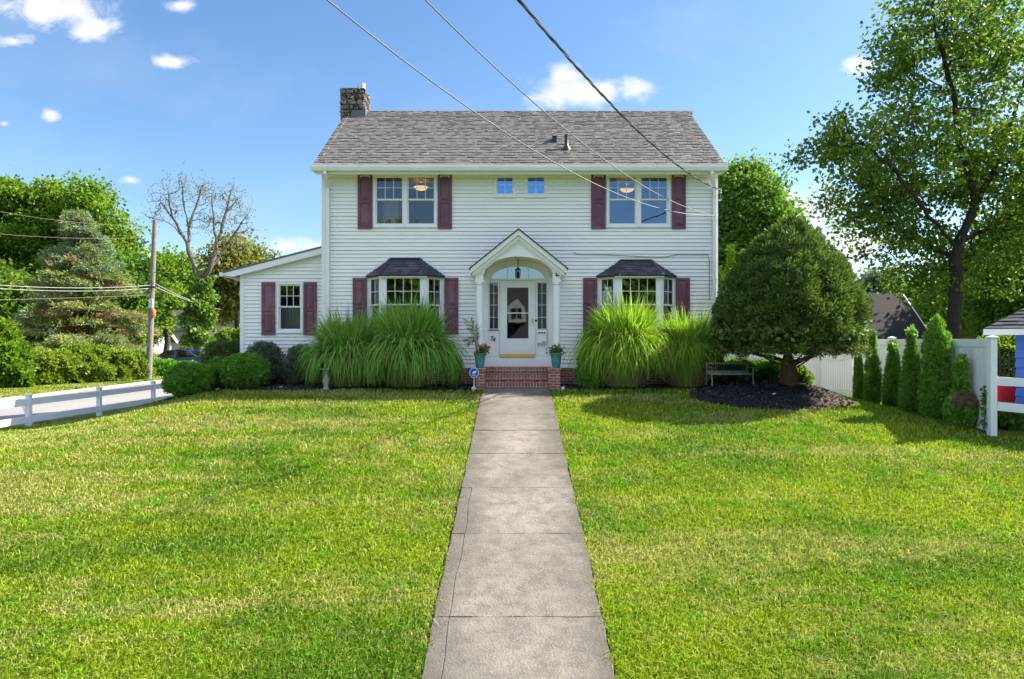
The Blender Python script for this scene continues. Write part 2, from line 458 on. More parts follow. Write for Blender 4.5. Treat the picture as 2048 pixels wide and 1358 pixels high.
walk_mat()
# ------------------------------------------------------------ terrain
def sstep(a, b, x):
    t = np.clip((np.asarray(x, float) - a) / (b - a), 0, 1); return t * t * (3 - 2 * t)
def softmin(a, b, k=.12):
    return -k * np.logaddexp(-a / k, -b / k)
def gz(x, y):
    x = np.asarray(x, float); y = np.asarray(y, float)
    c = -1.0 + .159 * y
    c = softmin(c, 1.76 + 0 * c, .03)
    c = np.maximum(c, -.75)
    side = softmin(c, np.where(x < 0, .873, 1.22), .06)
    t = np.where(x < 0, sstep(7.0, 11.6, -x), sstep(7.0, 10.2, x))
    z = c * (1 - t) + side * t
    z = z - .15 * sstep(12.2, 12.5, -x) + .13 * sstep(18.58, 18.8, -x)
    z = z - .5 * sstep(23, 32, y) * sstep(-8, -7, x) * (1 - t)
    return z
def gz1(x, y): return float(gz(x, y))
def axis(lo, hi, step, far):
    a = list(np.arange(lo, hi + 1e-6, step)); s = step
    while a[-1] < far: s *= 1.35; a.append(a[-1] + s)
    s = step
    while a[0] > -far: s *= 1.35; a.insert(0, a[0] - s)
    return np.array(a)
def grid_mesh(xs, ys, zf):
    X, Y = np.meshgrid(xs, ys); Z = zf(X, Y)
    V = np.stack([X.ravel(), Y.ravel(), Z.ravel()], 1)
    n = len(xs); m = len(ys)
    i, j = np.meshgrid(np.arange(n - 1), np.arange(m - 1))
    a = (j * n + i).ravel()
    return V, np.stack([a, a + 1, a + n + 1, a + n], 1)
V, F = grid_mesh(axis(-20, 14, .25, 420), axis(2, 24, .25, 420), gz)
tag(np_mesh('lawn', V, F, MAT['lawn_ground'], smooth=True), kind='structure')

# side street on the left
V, F = grid_mesh(np.linspace(-18.56, -12.52, 12), np.linspace(-4, 90, 150), lambda X, Y: gz(X * 0 - 15, Y) + .004 + .03 * (1 - ((X + 15.4) / 3.2) ** 2))
tag(np_mesh('street', V, F, MAT['road_asphalt'], smooth=True), kind='structure')
mb = MB()
ys = np.linspace(-4, 90, 95)
for a, b2 in zip(ys[:-1], ys[1:]):
    for X0, X1 in ((-18.72, -18.56),):
        za = gz1(-18.9, a) + .01; zb = gz1(-18.9, b2) + .01
        mb.add([(X0, a, za - .3), (X1, a, za - .3), (X1, b2, zb - .3), (X0, b2, zb - .3), (X0, a, za), (X1, a, za), (X1, b2, zb), (X0, b2, zb)],
               [(4, 5, 6, 7), (1, 2, 6, 5), (0, 1, 5, 4), (3, 0, 4, 7)])
tag(mb.build('kerb', MAT['concrete_pale']), kind='structure')

# front walk: old concrete slabs with open joints
mb = MB()
jo = [3.2, 5.1, 7.02, 8.95, 10.56, 12.16, 13.6, 14.8, 16.0, 17.27]
def wl(y): return -.815 + .0058 * (y - 5)
def wr(y): return .915 + .0035 * (y - 5)
def crack(y): return wl(y) + .165 + .012 * math.sin(y * 2.3) + .007 * math.sin(y * 6.1 + 1)   # old lengthwise crack near the left edge
def slab(xa, xb, y0, y1, seed, dz=0.0, jl=.012, jr=.012):
    r = random.Random(seed)
    n = 9
    pts = [(xa(y0) + (xb(y0) - xa(y0)) * i / n, y0 + r.uniform(-.010, .008)) for i in range(n + 1)]
    pts += [(xb(y0 + (y1 - y0) * i / n) + r.uniform(-jr, jr), y0 + (y1 - y0) * i / n) for i in range(1, n)]
    pts += [(xa(y1) + (xb(y1) - xa(y1)) * (1 - i / n), y1 + r.uniform(-.008, .010)) for i in range(n + 1)]
    pts += [(xa(y1 + (y0 - y1) * i / n) + r.uniform(-jl, jl), y1 + (y0 - y1) * i / n) for i in range(1, n)]
    tilt = r.uniform(-.006, .006)
    k = len(pts)
    top = [(x, y, gz1(0, y) + .035 + dz + tilt * (y - (y0 + y1) / 2)) for x, y in pts]
    bot = [(x, y, z - .12) for x, y, z in top]
    mb.add(top + bot, [tuple(range(k))] + [(i, k + i, k + (i + 1) % k, (i + 1) % k) for i in range(k)])
for i in range(len(jo) - 1):
    y0, y1 = jo[i] + .011, jo[i + 1] - .011
    if y0 < 10.4:
        slab(lambda y: crack(y) + .0022, wr, y0, y1, i, 0, 0)
        slab(wl, lambda y: crack(y) - .0022, y0, y1, 50 + i, -.002, .012, 0)
    else:
        slab(wl, wr, y0, y1, i)
o = mb.build('walk', MAT['walk_concrete'], bevel=.006)
tag(o, kind='structure')
mb = MB()
mb.add([(wl(3) - .045, 3, gz1(0, 3) + .008), (wr(3) + .04, 3, gz1(0, 3) + .008), (wr(17.25) + .04, 17.25, gz1(0, 17.25) + .008), (wl(17.25) - .045, 17.25, gz1(0, 17.25) + .008)], [(0, 1, 2, 3)])
tag(mb.build('soil_edge', MAT['soil']), kind='structure')

# mulch beds and the mound under the round evergreen
def hash_noise(x, y):
    return (np.sin(x * 3.1 + 1.3 * np.sin(y * 2.3)) + np.sin(y * 4.7 + 1.7 * np.sin(x * 2.9 + 1)) + np.sin((x + y) * 7.3)) / 3
def mound(x, y):
    r2 = ((x - 6.25) / 1.95) ** 2 + ((y - 16.45) / 1.25) ** 2
    return np.clip(1 - r2, 0, 1)
def bed_in(x, y):
    left = (x > -9.25) & (x < -.93) & (y > 17.12 + .09 * np.sin(x * 1.3) - .35 * sstep(-7.0, -8.6, x)) & (y < 18.95)
    right = (x > 1.22) & (x < 9.2) & (y > 17.18 + .06 * np.sin(x * 1.7)) & (y < 18.6)
    return left | right | (mound(x, y) > 0)
def bed_z(x, y):
    return gz(x, y) + .025 + .27 * mound(x, y) ** .8 + .018 * hash_noise(x * 3, y * 3)
xs = np.arange(-9.4, 9.4, .07); ys = np.arange(15.1, 19.0, .07)
V, F = grid_mesh(xs, ys, bed_z)
cen = V[F].mean(1)
F = F[bed_in(cen[:, 0], cen[:, 1])]
used = np.unique(F); mp_ = np.zeros(len(V), int); mp_[used] = np.arange(len(used))
tag(np_mesh('mulch_bed', V[used], mp_[F], MAT['mulch'], smooth=True), kind='structure')
N = 26000
x = rng.uniform(-9.3, 9.3, N); y = rng.uniform(15.1, 18.4, N)
k = bed_in(x, y); x = x[k]; y = y[k]; N = len(x)
z = bed_z(x, y) + .012
C = np.stack([x, y, z], 1)
a = rng.uniform(0, 6.28, N); tl = rng.normal(0, .35, N)
d = np.stack([np.cos(a), np.sin(a), tl], 1); s = np.stack([-np.sin(a), np.cos(a), rng.normal(0, .4, N)], 1)
L = rng.uniform(.015, .045, N)[:, None]; Wd = rng.uniform(.006, .016, N)[:, None]
V = np.stack([C - d * L - s * Wd, C + d * L - s * Wd, C + d * L + s * Wd, C - d * L + s * Wd], 1).reshape(-1, 3)
tag(np_mesh('mulch_chips', V, np.arange(4 * N).reshape(-1, 4), MAT['mulch_chip']), 'loose dark shredded bark chips over the planting beds', 'mulch', kind='stuff')

# ------------------------------------------------------------ lawn blades
def blades(name, P, H, Wd, lean, mat, label, cat):
    N = len(P)
    a = rng.uniform(0, 2 * np.pi, N)
    s = np.stack([np.cos(a), np.sin(a), np.zeros(N)], 1) * (Wd / 2)[:, None]
    b = rng.uniform(0, 2 * np.pi, N); l = np.abs(rng.normal(0, lean, N)) + .15
    dr = np.stack([np.cos(b), np.sin(b), np.zeros(N)], 1) * (l * H)[:, None]
    dr[:, 0] += .25 * H
    up = np.zeros((N, 3)); up[:, 2] = H
    p0 = P; p1 = P + dr * .35 + up * .6; p2 = P + dr * 1.15 + up * (1 - .25 * l)[:, None]
    V = np.stack([p0 - s, p0 + s, p1 + s * .8, p1 - s * .8, p2], 1).reshape(-1, 3)
    i = np.arange(N)[:, None] * 5
    F = np.concatenate([i + [[0, 1, 2]], i + [[0, 2, 3]], i + [[3, 2, 4]]], 1).reshape(-1, 3)
    return tag(np_mesh(name, V, F, mat), label, cat, kind='stuff')
def lawn_points(N):
    u = rng.random(N)
    p = -.35
    y = (4.6 ** p + u * (17.6 ** p - 4.6 ** p)) ** (1 / p)
    w = np.minimum(12.1, .82 * y + 2.6)
    x = rng.uniform(-1, 1, N) * w
    k = (rng.random(N) < .95) & ~((x > wl(y) - .012 + .045 * np.maximum(0, np.sin(y * 7) + np.sin(y * 17.3 + 1)) * rng.random(len(y))) & (x < wr(y) + .012 - .05 * np.maximum(0, np.sin(y * 8.3) + np.sin(y * 19.1)) * rng.random(len(y))) & (y < 17.3))
    k &= ~bed_in(x, y - .03) & ~((np.abs(x) < 2) & (y > 17.2))
    k &= (x > -12.1) & (x < 9.25 + .09 * (y - 13)) | ((x >= 9.25) & (y < 13.2))
    return x[k], y[k]
x, y = lawn_points(520000)
hn = .5 + .5 * hash_noise(x * .8, y * 1.1)
H = (.030 + .038 * rng.random(len(x)) + .020 * hn) * (1 + .010 * y)
Wd = .0058 + .00085 * y * rng.uniform(.7, 1.3, len(x))
P = np.stack([x, y, gz(x, y) - .004], 1)
blades('grass', P, H, Wd, .75, MAT['lawn_blade'], 'mown front lawn grass with yellow green and dry tan bands', 'grass')
# coarse tufts of crab grass in the lawn
n = 420
tx = rng.uniform(-8.5, 8.5, n); ty = 4.8 + 10 * rng.random(n) ** 1.5
cx = np.repeat(tx, 46) + rng.normal(0, .09, n * 46); cy = np.repeat(ty, 46) + rng.normal(0, .09, n * 46)
k = ~((cx > wl(cy) - .03) & (cx < wr(cy) + .03)) & ~bed_in(cx, cy - .05); cx = cx[k]; cy = cy[k]
P = np.stack([cx, cy, gz(cx, cy)], 1)
# street verge beyond the road
N = 60000
x = rng.uniform(-25, -18.75, N); y = rng.uniform(20, 44, N)
P2 = np.stack([x, y, gz(x, y)], 1)
blades('grass', P, .055 + .055 * rng.random(len(cx)), .006 + .0008 * cy, .8, MAT['lawn_tuft'], 'coarse taller tufts standing up out of the mown front lawn', 'grass')
blades('grass', P2, .06 + .05 * rng.random(N), np.full(N, .035), .6, MAT['lawn_blade'], 'sunlit grass verge across the side street', 'grass')

# ------------------------------------------------------------ house helpers
def siding(mb, u0, u1, z0, z1, mp, holes=(), xlim=None, ex=.1016, pr=.022, gap=.019):
    n = int(math.ceil((z1 - z0) / ex - 1e-6))
    for k in range(n):
        zb = z0 + k * ex; zt = min(zb + ex, z1)
        cuts = {zb, zt}
        for (a, b, c, d) in holes:
            for q in (c, d):
                if zb + .003 < q < zt - .003: cuts.add(q)
        cuts = sorted(cuts)
        for za, zc in zip(cuts[:-1], cuts[1:]):
            zm = (za + zc) / 2
            lo, hi = xlim(zm) if xlim else (u0, u1)
            if hi - lo < .01: continue
            iv = [(lo, hi)]
            for (a, b, c, d) in holes:
                if c < zm < d:
                    nv = []
                    for (p, q) in iv:
                        if b <= p or a >= q: nv.append((p, q)); continue
                        if a > p: nv.append((p, a))
                        if b < q: nv.append((b, q))
                    iv = nv
            bow = .0022 * math.sin(k * 2.7) + .0012 * math.sin(k * 7.1 + 1)
            iv2 = []
            for p, q in iv:          # panels end in lapped seams every twelve feet or so
                e = lo + ((k * 1.37) % 3.2) - 3.2; cut_ = p
                while e < q:
                    if p + .15 < e < q - .15: iv2.append((cut_, e)); cut_ = e
                    e += 3.66
                iv2.append((cut_, q))
            for p, q in iv2:
                lift = .0016 * ((int(p * 31) + k) % 3)
                o = lambda z: pr * (1 - (z - zb) / ex) + lift + bow
                s = za + (gap if za == zb else 0)
                if s >= zc: continue
                mb.quad(mp(p, o(s), s), mp(q, o(s), s), mp(q, o(zc), zc), mp(p, o(zc), zc))
                if za == zb:
                    mb.quad(mp(p, -.004, s), mp(q, -.004, s), mp(q, o(s), s), mp(p, o(s), s))
                    mb.quad(mp(p, -.004, zb), mp(q, -.004, zb), mp(q, -.004, s), mp(p, -.004, s))
def mbox(mb, mp, u0, u1, o0, o1, z0, z1, m=0):
    vs = [mp(u0, o1, z0), mp(u1, o1, z0), mp(u1, o0, z0), mp(u0, o0, z0), mp(u0, o1, z1), mp(u1, o1, z1), mp(u1, o0, z1), mp(u0, o0, z1)]
    mb.add(vs, [(3, 2, 1, 0), (4, 5, 6, 7), (0, 1, 5, 4), (1, 2, 6, 5), (2, 3, 7, 6), (3, 0, 4, 7)], m)
def frame(mb, mp, u0, u1, z0, z1, w, o0, o1):
    mbox(mb, mp, u0, u0 + w, o0, o1, z0, z1); mbox(mb, mp, u1 - w, u1, o0, o1, z0, z1)
    mbox(mb, mp, u0 + w, u1 - w, o0, o1, z0, z0 + w); mbox(mb, mp, u0 + w, u1 - w, o0, o1, z1 - w, z1)
def wplane(y): return lambda u, o, z: (u, y - o, z)
def window(par, mp, u0, u1, z0, z1, cols, rows, single=False, glass='window_glass', cw=.055, name='window', casing=True, level=None):
    if casing:
        mb = MB(); frame(mb, mp, u0, u1, z0, z1, cw, -.07, .03)
        mbox(mb, mp, u0 - .015, u1 + .015, -.01, .045, z0 - .035, z0)
        root = mb.build(name, MAT['trim_white'], par, bevel=.004)
        a, b, c, d = u0 + cw, u1 - cw, z0 + cw, z1 - cw
    else:
        root = par; a, b, c, d = u0, u1, z0, z1
    mb = MB(); gl = MB(); sw = .034
    zm = c if single else (c + d) / 2
    def sash(za, zb, o, grid):
        frame(mb, mp, a, b, za, zb, sw, o - .03, o)
        if grid:
            for i in range(1, cols):
                u = a + sw + (b - a - 2 * sw) * i / cols
                mbox(mb, mp, u - .008, u + .008, o - .022, o - .005, za + sw, zb - sw)
            for i in range(1, rows):
                z = za + sw + (zb - za - 2 * sw) * i / rows
                mbox(mb, mp, a + sw, b - sw, o - .0235, o - .0035, z - .008, z + .008)
        gl.quad(mp(a + sw, o - .015, za + sw), mp(b - sw, o - .015, za + sw), mp(b - sw, o - .015, zb - sw), mp(a + sw, o - .015, zb - sw))
    sash(zm, d, -.005, True)
    if not single: sash(c, zm + .02, -.038, False)
    mb.build('sash', MAT['sash_white'], root)
    gl.build('pane', MAT[glass], root)
    return root
def shutter(par, mp, u0, u1, z0, z1):
    mb = MB(); w = .062; r = .075
    mbox(mb, mp, u0, u1, .019, .032, z0, z1)
    zm = z0 + (z1 - z0) * .475
    for (a, b, c, d) in ((u0, u0 + w, z0, z1), (u1 - w, u1, z0, z1), (u0 + w, u1 - w, z0, z0 + r), (u0 + w, u1 - w, z1 - r, z1), (u0 + w, u1 - w, zm - r / 2, zm + r / 2)):
        mbox(mb, mp, a, b, .032, .052, c, d)
    for c, d in ((z0 + r, zm - r / 2), (zm + r / 2, z1 - r)):
        g = .018; h = .05
        a, b = u0 + w + g, u1 - w - g; c += g; d -= g
        vs = [mp(a, .032, c), mp(b, .032, c), mp(b, .032, d), mp(a, .032, d), mp(a + h, .05, c + h), mp(b - h, .05, c + h), mp(b - h, .05, d - h), mp(a + h, .05, d - h)]
        mb.add(vs, [(4, 5, 6, 7), (0, 1, 5, 4), (1, 2, 6, 5), (2, 3, 7, 6), (3, 0, 4, 7)])
    return mb.build('shutter', MAT['shutter_paint'], par, bevel=.003)
def shingles(mb, O, U, Vd, vlen, ulim, ex=.127, wr_=(.14, .34), th=(.005, .015), seed=1):
    r = random.Random(seed)
    O = Vector(O); U = Vector(U).normalized(); Vd = Vector(Vd).normalized(); N = U.cross(Vd)
    k = 0
    while k * ex < vlen - .01:
        v0 = k * ex; v1 = min(v0 + ex * 1.04, vlen)
        a0, b0 = ulim(v0); a1, b1 = ulim(v1)
        u = a0
        while u < b0 - .01:
            w = r.uniform(*wr_); e = min(u + w, b0)
            if b0 - e < .06: e = b0
            t = r.uniform(*th); j = r.uniform(-.006, .006) if k else 0
            ul = min(max(u, a1), b1); ur = min(max(e, a1), b1)
            P = lambda uu, vv, n: O + U * uu + Vd * vv + N * n
            g = .002
            mb.add([P(u + g, v0 + j, 0), P(e - g, v0 + j, 0), P(u + g, v0 + j, t + .004), P(e - g, v0 + j, t + .004), P(ul + g, v1, .004), P(ur - g, v1, .004)],
                   [(0, 1, 3, 2), (2, 3, 5, 4), (0, 2, 4), (1, 5, 3)])
            u = e
        k += 1

# ------------------------------------------------------------ the house
house = thing('house', 'two storey white sided colonial house with brown shingle roof and maroon shutters', 'house', (.15, YF, 1.7))
XL, XR = HX(645), HX(1434)
ZB = 2.245; ZT = 7.56; YB = 25.2; YR = 21.8; ZR = 10.28; YE = 18.0; ZE = 7.60
mpF = wplane(YF)
def rect(px0, px1, py0, py1, d=YF): return (HX(px0, d), HX(px1, d), HZ(py1, d), HZ(py0, d))
wUL = rect(747, 874, 347, 453); wUR = rect(1213, 1340, 347, 453)
wS1 = rect(989, 1031, 347, 393); wS2 = rect(1050, 1094, 347, 393)
bayL = (HX(741), HX(883), 2.95, HZ(554)); bayR = (HX(1201), HX(1347), 2.95, HZ(554))
doorH = (HX(966), HX(1105), 2.28, 5.05)
holes = [wUL, wUR, wS1, wS2, bayL, bayR, doorH]
mb = MB()
siding(mb, XL, XR, ZB, ZT, mpF, holes)
# side walls (with gable ends) and the rear wall
def glim(z):
    if z <= ZE: return (YF, YB)
    t = (z - ZE) / (ZR - ZE)
    return (max(YF, YE + (YR - YE) * t), min(YB, YB + .4 - (YB + .4 - YR) * t))
siding(mb, YF, YB, ZB, ZR - .08, lambda u, o, z: (XL - o, u, z), xlim=glim)
siding(mb, YF, YB, ZB, ZR - .08, lambda u, o, z: (XR + o, u, z), xlim=glim)
siding(mb, XL, XR, ZB, ZT, lambda u, o, z: (u, YB + o, z))
wall = mb.build('wall', MAT['siding'], house)
mb = MB()   # rooms seen through the glass
for z0, z1 in ((2.32, 5.0), (5.25, 7.5)):
    mb.quad((XL + .1, YF + .1, z0), (XR - .1, YF + .1, z0), (XR - .1, 22.4, z0), (XL + .1, 22.4, z0))
    mb.quad((XL + .1, YF + .1, z1), (XR - .1, YF + .1, z1), (XR - .1, 22.4, z1), (XL + .1, 22.4, z1))
    mb.quad((XL + .1, 22.4, z0), (XR - .1, 22.4, z0), (XR - .1, 22.4, z1), (XL + .1, 22.4, z1))
    for x in (XL + .1, -.95, 1.25, XR - .1):
        mb.quad((x, YF + .1, z0), (x, 22.4, z0), (x, 22.4, z1), (x, YF + .1, z1))
mb.build('room', MAT['room_wall'], house)
# foundation
mb = MB()
mb.box(XL + .03, XR - .03, YF + .012, YF + .2, 1.5, ZB + .01)
mb.box(XL + .02, XL + .2, YF + .2, YB, 1.5, ZB); mb.box(XR - .2, XR - .02, YF + .2, YB, 1.5, ZB)
mb.build('foundation', MAT['brick_red'], house)
mb = MB()
mb.box(XL - .02, XL + .095, YF - .022, YF + .06, ZB, ZT); mb.box(XR - .115, XR + .02, YF - .022, YF + .06, ZB, ZT)
mb.box(XL + .095, XR - .115, YF - .024, YF + .02, ZB - .02, ZB + .03)
mb.build('corner_trim', MAT['trim_white'], house, bevel=.004)
# roof
XRL, XRR = -5.24, 5.62
mb = MB()
for (y0, z0, y1, z1) in ((YE, ZE, YR, ZR), (YB + .4, ZE, YR, ZR)):
    vs = []
    for x in (XRL, XRR):
        vs += [(x, y0, z0), (x, y1, z1), (x, y1, z1 - .1), (x, y0, z0 - .09)]
    mb.add(vs, [(0, 4, 5, 1), (3, 2, 6, 7), (0, 1, 2, 3), (4, 7, 6, 5), (0, 3, 7, 4)])
sl = Vector((0, YR - YE, ZR - ZE)); 
shingles(mb, (0, YE - .02, ZE + .0), (1, 0, 0), sl, sl.length + .02, lambda v: (XRL - .015, XRR + .015), seed=3, wr_=(.08, .19), th=(.010, .028))
x = XRL
while x < XRR - .05:
    mb.add([(x, YR - .13, ZR - .075), (x + .3, YR - .13, ZR - .075), (x + .3, YR, ZR + .032), (x, YR, ZR + .032), (x, YR + .13, ZR - .075), (x + .3, YR + .13, ZR - .075)], [(0, 1, 2, 3), (3, 2, 5, 4)])
    x += .29
roof = mb.build('roof', MAT['shingle_brown'], house)
for x in (XRL + .012, XRR - .045):   # rake boards
    for (y0, y1) in ((YE, YR), (YB + .4, YR)):
        mb = MB()
        vs = [(x, y0, ZE - .092), (x, y1, ZR - .102), (x, y1, ZR - .26), (x, y0, ZE - .22)]
        vs += [(p[0] + .03, p[1], p[2]) for p in vs]
        mb.add(vs, [(0, 1, 2, 3), (7, 6, 5, 4), (0, 4, 5, 1), (2, 6, 7, 3), (1, 5, 6, 2), (3, 7, 4, 0)])
        mb.build('rake_board', MAT['trim_white'], roof)
mb = MB()   # eave: fascia and soffit
mb.box(XRL + .05, XRR - .05, YE + .02, YE + .045, ZE - .24, ZE - .10)
mb.box(XRL + .05, XRR - .05, YE + .045, YF - .02, ZE - .165, ZE - .145)
mb.box(XL + .1, XR - .12, YF - .035, YF - .0, ZE - .245, ZE - .165)
mb.build('soffit', MAT['trim_white'], house)
mb = MB()   # K-style gutter
g0 = YE - .125
mb.prism([(g0 + .03, ZE - .165), (g0 + .14, ZE - .165), (g0 + .14, ZE - .0), (g0 + .125, ZE - .0), (g0 + .125, ZE - .15), (g0 + .035, ZE - .15), (g0 + .012, ZE - .07), (g0 + .012, ZE - .012), (g0, ZE - .012), (g0, ZE - .08)], 'x', XRL - .04, XRR + .04)
mb.box(XRL - .043, XRL - .036, g0, g0 + .138, ZE - .16, ZE - .006); mb.box(XRR + .036, XRR + .043, g0, g0 + .138, ZE - .16, ZE - .006)
mb.build('gutter', MAT['trim_white'], house)
for sx, px_t, px_b in ((-1, 650, 657), (1, 1424, 1427)):
    mb = MB(); xt = HX(px_t, 17.95); xb = HX(px_b)
    for a, b in (((xt, 17.95, ZE - .15), (xt, 17.95, ZE - .25)), ((xt, 17.95, ZE - .24), (xb, YF - .07, ZE - .52)), ((xb, YF - .07, ZE - .5), (xb, YF - .07, 1.95)), ((xb, YF - .06, 2.0), (xb, YF - .25, 1.86))):
        mb.bar(a, b, .085, .06, (0, 1, .01))
    for z in (6.2, 4.6, 3.0):
        mb.box(xb - .06, xb + .06, YF - .102, YF - .03, z, z + .025)
    mb.build('downspout', MAT['trim_white'], house)
# vents on the front slope
def roofz(y): return ZE + (ZR - ZE) * (y - YE) / (YR - YE)
mb = MB(); x, y, _ = PT(1133, 300, 18.95); z = roofz(18.95)
mb.lathe([(.13, -.12), (.125, .02), (.07, .10), (.058, .12), (.055, .42), (.045, .42), (.045, .36)], (x, y, z), 16)
mb.build('vent_pipe', MAT['dark_metal'], roof, smooth=True)
mb = MB(); x, y, _ = PT(1109, 276, 19.45); z = roofz(19.45)
mb.box(x - .06, x + .06, y - .10, y + .12, z - .08, z + .15, 0); mb.box(x - .075, x + .075, y - .125, y + .13, z + .15, z + .18, 1)
mb.build('roof_vent', [MAT['dark_metal'], MAT['galvanised']], roof, bevel=.008)
# chimney
mb = MB(); r = random.Random(4)
cx0, cx1, cy0, cy1 = -5.36, -4.62, 21.35, 22.3
mb.box(cx0 + .03, cx1 - .03, cy0 + .03, cy1 - .03, 1.6, 10.83)
z = 8.6
while z < 10.78:          # uneven courses of field stone
    h = r.uniform(.09, .19)
    for face in range(4):
        a, b = (cx0, cx1) if face in (0, 2) else (cy0, cy1)
        u = a
        while u < b - .02:
            w = r.uniform(.12, .3); e = min(u + w, b)
            if b - e < .08: e = b
            p = r.uniform(.0, .045); g = .014
            if face == 0: mb.box(u + g, e - g, cy0 - p, cy0 + .1, z + g, z + h - g)
            if face == 2: mb.box(u + g, e - g, cy1 - .1, cy1 + p, z + g, z + h - g)
            if face == 1: mb.box(cx1 - .1, cx1 + p, u + g, e - g, z + g, z + h - g)
            if face == 3: mb.box(cx0 - p, cx0 + .1, u + g, e - g, z + g, z + h - g)
            u = e
    z += h
mb.box(cx0 - .02, cx1 + .02, cy0 - .02, cy1 + .02, 10.8, 10.87)
chim = mb.build('chimney', MAT['fieldstone'], house, bevel=.022)
mb = MB(); mb.lathe([(.13, 0), (.13, .26), (.11, .26), (.11, .1)], (-4.79, 21.75, 10.87), 20)
mb.build('flue', MAT['galvanised'], chim, smooth=True)
mb = MB(); mb.box(cx0 + .35, cx1 + .02, cy0 - .055, cy0 + .1, 9.8, roofz(cy0) + .2); mb.box(cx1 - .05, cx1 + .045, cy0 - .05, cy1, 9.9, roofz(cy0) + .28)
mb.build('flashing', MAT['lead_flashing'], chim)

# upper windows and shutters
def dbl(w, glass='window_glass'):
    m = (w[0] + w[1]) / 2
    window(house, mpF, w[0], m - .001, w[2], w[3], 3, 2, glass=glass); window(house, mpF, m + .001, w[1], w[2], w[3], 3, 2, glass=glass)
glass_mat('fan_glass', .34, (.4, .42, .44), .02)
glass_mat('window_glass_blue', .24, (.6, .66, .7), .03, (.6, .78, 1))
dbl(wUL); dbl(wUR, 'window_glass_blue')
for w in (wS1, wS2): window(house, mpF, w[0], w[1], w[2], w[3], 2, 2, single=True, glass='coated_glass', cw=.05)
for a, b in ((716, 745), (876, 904), (1182, 1211), (1343, 1371)):
    shutter(house, mpF, HX(a), HX(b), HZ(458), HZ(346))
for a, b in ((706, 734), (889, 917), (1166, 1194), (1351, 1379)):
    shutter(house, mpF, HX(a), HX(b), HZ(668), HZ(556))
# bay windows
def bay(w0, f0, f1, w1, rt0, rt1, re0, re1, top, seed):
    d = 17.95; zt = HZ(553); zb = 2.75
    A = (HX(w0), YF); B = (HX(f0, d), d); C = (HX(f1, d), d); D = (HX(w1), YF)
    mb = MB()
    poly = [A, B, C, D]
    mb.prism([(A[0], A[1] + .02)] + [B, C] + [(D[0], D[1] + .02)], 'z', zb, zb + .42)        # base panel
    mb.prism([(A[0], A[1] + .02)] + [B, C] + [(D[0], D[1] + .02)], 'z', zt - .06, zt)        # head
    facets = []
    pw = .085
    for P, Q in ((A, B), (B, C), (C, D)):
        L = math.hypot(Q[0] - P[0], Q[1] - P[1]); ux, uy = (Q[0] - P[0]) / L, (Q[1] - P[1]) / L; nx, ny = uy, -ux
        facets.append((L, (lambda P, ux, uy, nx, ny: lambda u, o, z: (P[0] + ux * u + nx * o, P[1] + uy * u + ny * o, z))(P, ux, uy, nx, ny)))
    for P in (B, C):                                                                          # corner posts
        sx = -1 if P is B else 1
        mb.prism([(P[0] - sx * .10, P[1]), (P[0] + sx * .0, P[1] - .002), (P[0] + sx * .085, P[1] + .085), (P[0] + sx * .04, P[1] + .15), (P[0] - sx * .10, P[1] + .1)][::sx], 'z', zb + .42, zt - .06)
    for i, P in ((0, A), (2, D)):
        L, mp = facets[i]
        if i == 0: mbox(mb, mp, 0, .07, -.08, .012, zb + .42, zt - .06)
        else: mbox(mb, mp, L - .07, L, -.08, .012, zb + .42, zt - .06)
    bw = mb.build('bay_window', MAT['trim_white'], house, bevel=.005)
    z0, z1 = zb + .42, zt - .06
    window(bw, facets[0][1], .07, facets[0][0] - .10, z0, z1, 2, 2, casing=False)
    window(bw, facets[1][1], .10, facets[1][0] - .10, z0, z1, 4, 2, casing=False)
    window(bw, facets[2][1], .10, facets[2][0] - .07, z0, z1, 2, 2, casing=False)
    # hipped shingle roof
    de = 17.86; ze = zt + .0
    EA = Vector((HX(re0), YF - .01, ze + .01)); ED = Vector((HX(re1), YF - .01, ze + .01))
    EB = Vector((B[0] - .04, de, ze)); EC = Vector((C[0] + .04, de, ze))
    TA = Vector((HX(rt0), YF - .005, HZ(top))); TD = Vector((HX(rt1), YF - .005, HZ(top)))
    mb = MB()
    th = Vector((0, 0, -.045))
    vs = [EA, EB, EC, ED, TA, TD, EA + th, EB + th, EC + th, ED + th]
    mb.add(vs, [(0, 1, 4), (1, 2, 5, 4), (2, 3, 5), (0, 6, 7, 1), (1, 7, 8, 2), (2, 8, 9, 3), (9, 8, 7, 6)])
    def facet(E0, E1, T0, T1, s):
        U = (E1 - E0).normalized(); rel = (T0 - E0); vv = rel - U * rel.dot(U); Vl = vv.length
        a0 = 0; b0 = (E1 - E0).length; a1 = rel.dot(U); b1 = (T1 - E0).dot(U)
        shingles(mb, E0 + (vv.normalized() * -.015), U, vv, Vl + .012, lambda v: (a0 + (a1 - a0) * min(1, v / Vl), b0 + (b1 - b0) * min(1, v / Vl)), ex=.115, wr_=(.12, .3), th=(.006, .014), seed=s)
    facet(EA, EB, TA, TA, seed); facet(EB, EC, TA, TD, seed + 1); facet(EC, ED, TD, TD, seed + 2)
    for a, b in ((EB, TA), (EC, TD)): mb.bar(a + Vector((0, 0, .022)), b + Vector((0, 0, .022)), .09, .012)
    mb.bar(TA + Vector((0, -.02, .012)), TD + Vector((0, -.02, .012)), .05, .03)
    mb.build('bay_roof', MAT['shingle_slate'], bw)
    mb = MB()
    for a, b in ((EA, TA), (ED, TD)):
        sx = -1 if a is EA else 1
        mb.bar(a + Vector((sx * .012, 0, .03)), b + Vector((sx * .012, 0, .03)), .02, .028)
    mb.bar(EB + Vector((-.02, .02, -.055)), EC + Vector((.02, .02, -.055)), .03, .025)
    mb.build('roof_trim', MAT['trim_white'], bw)
    return bw
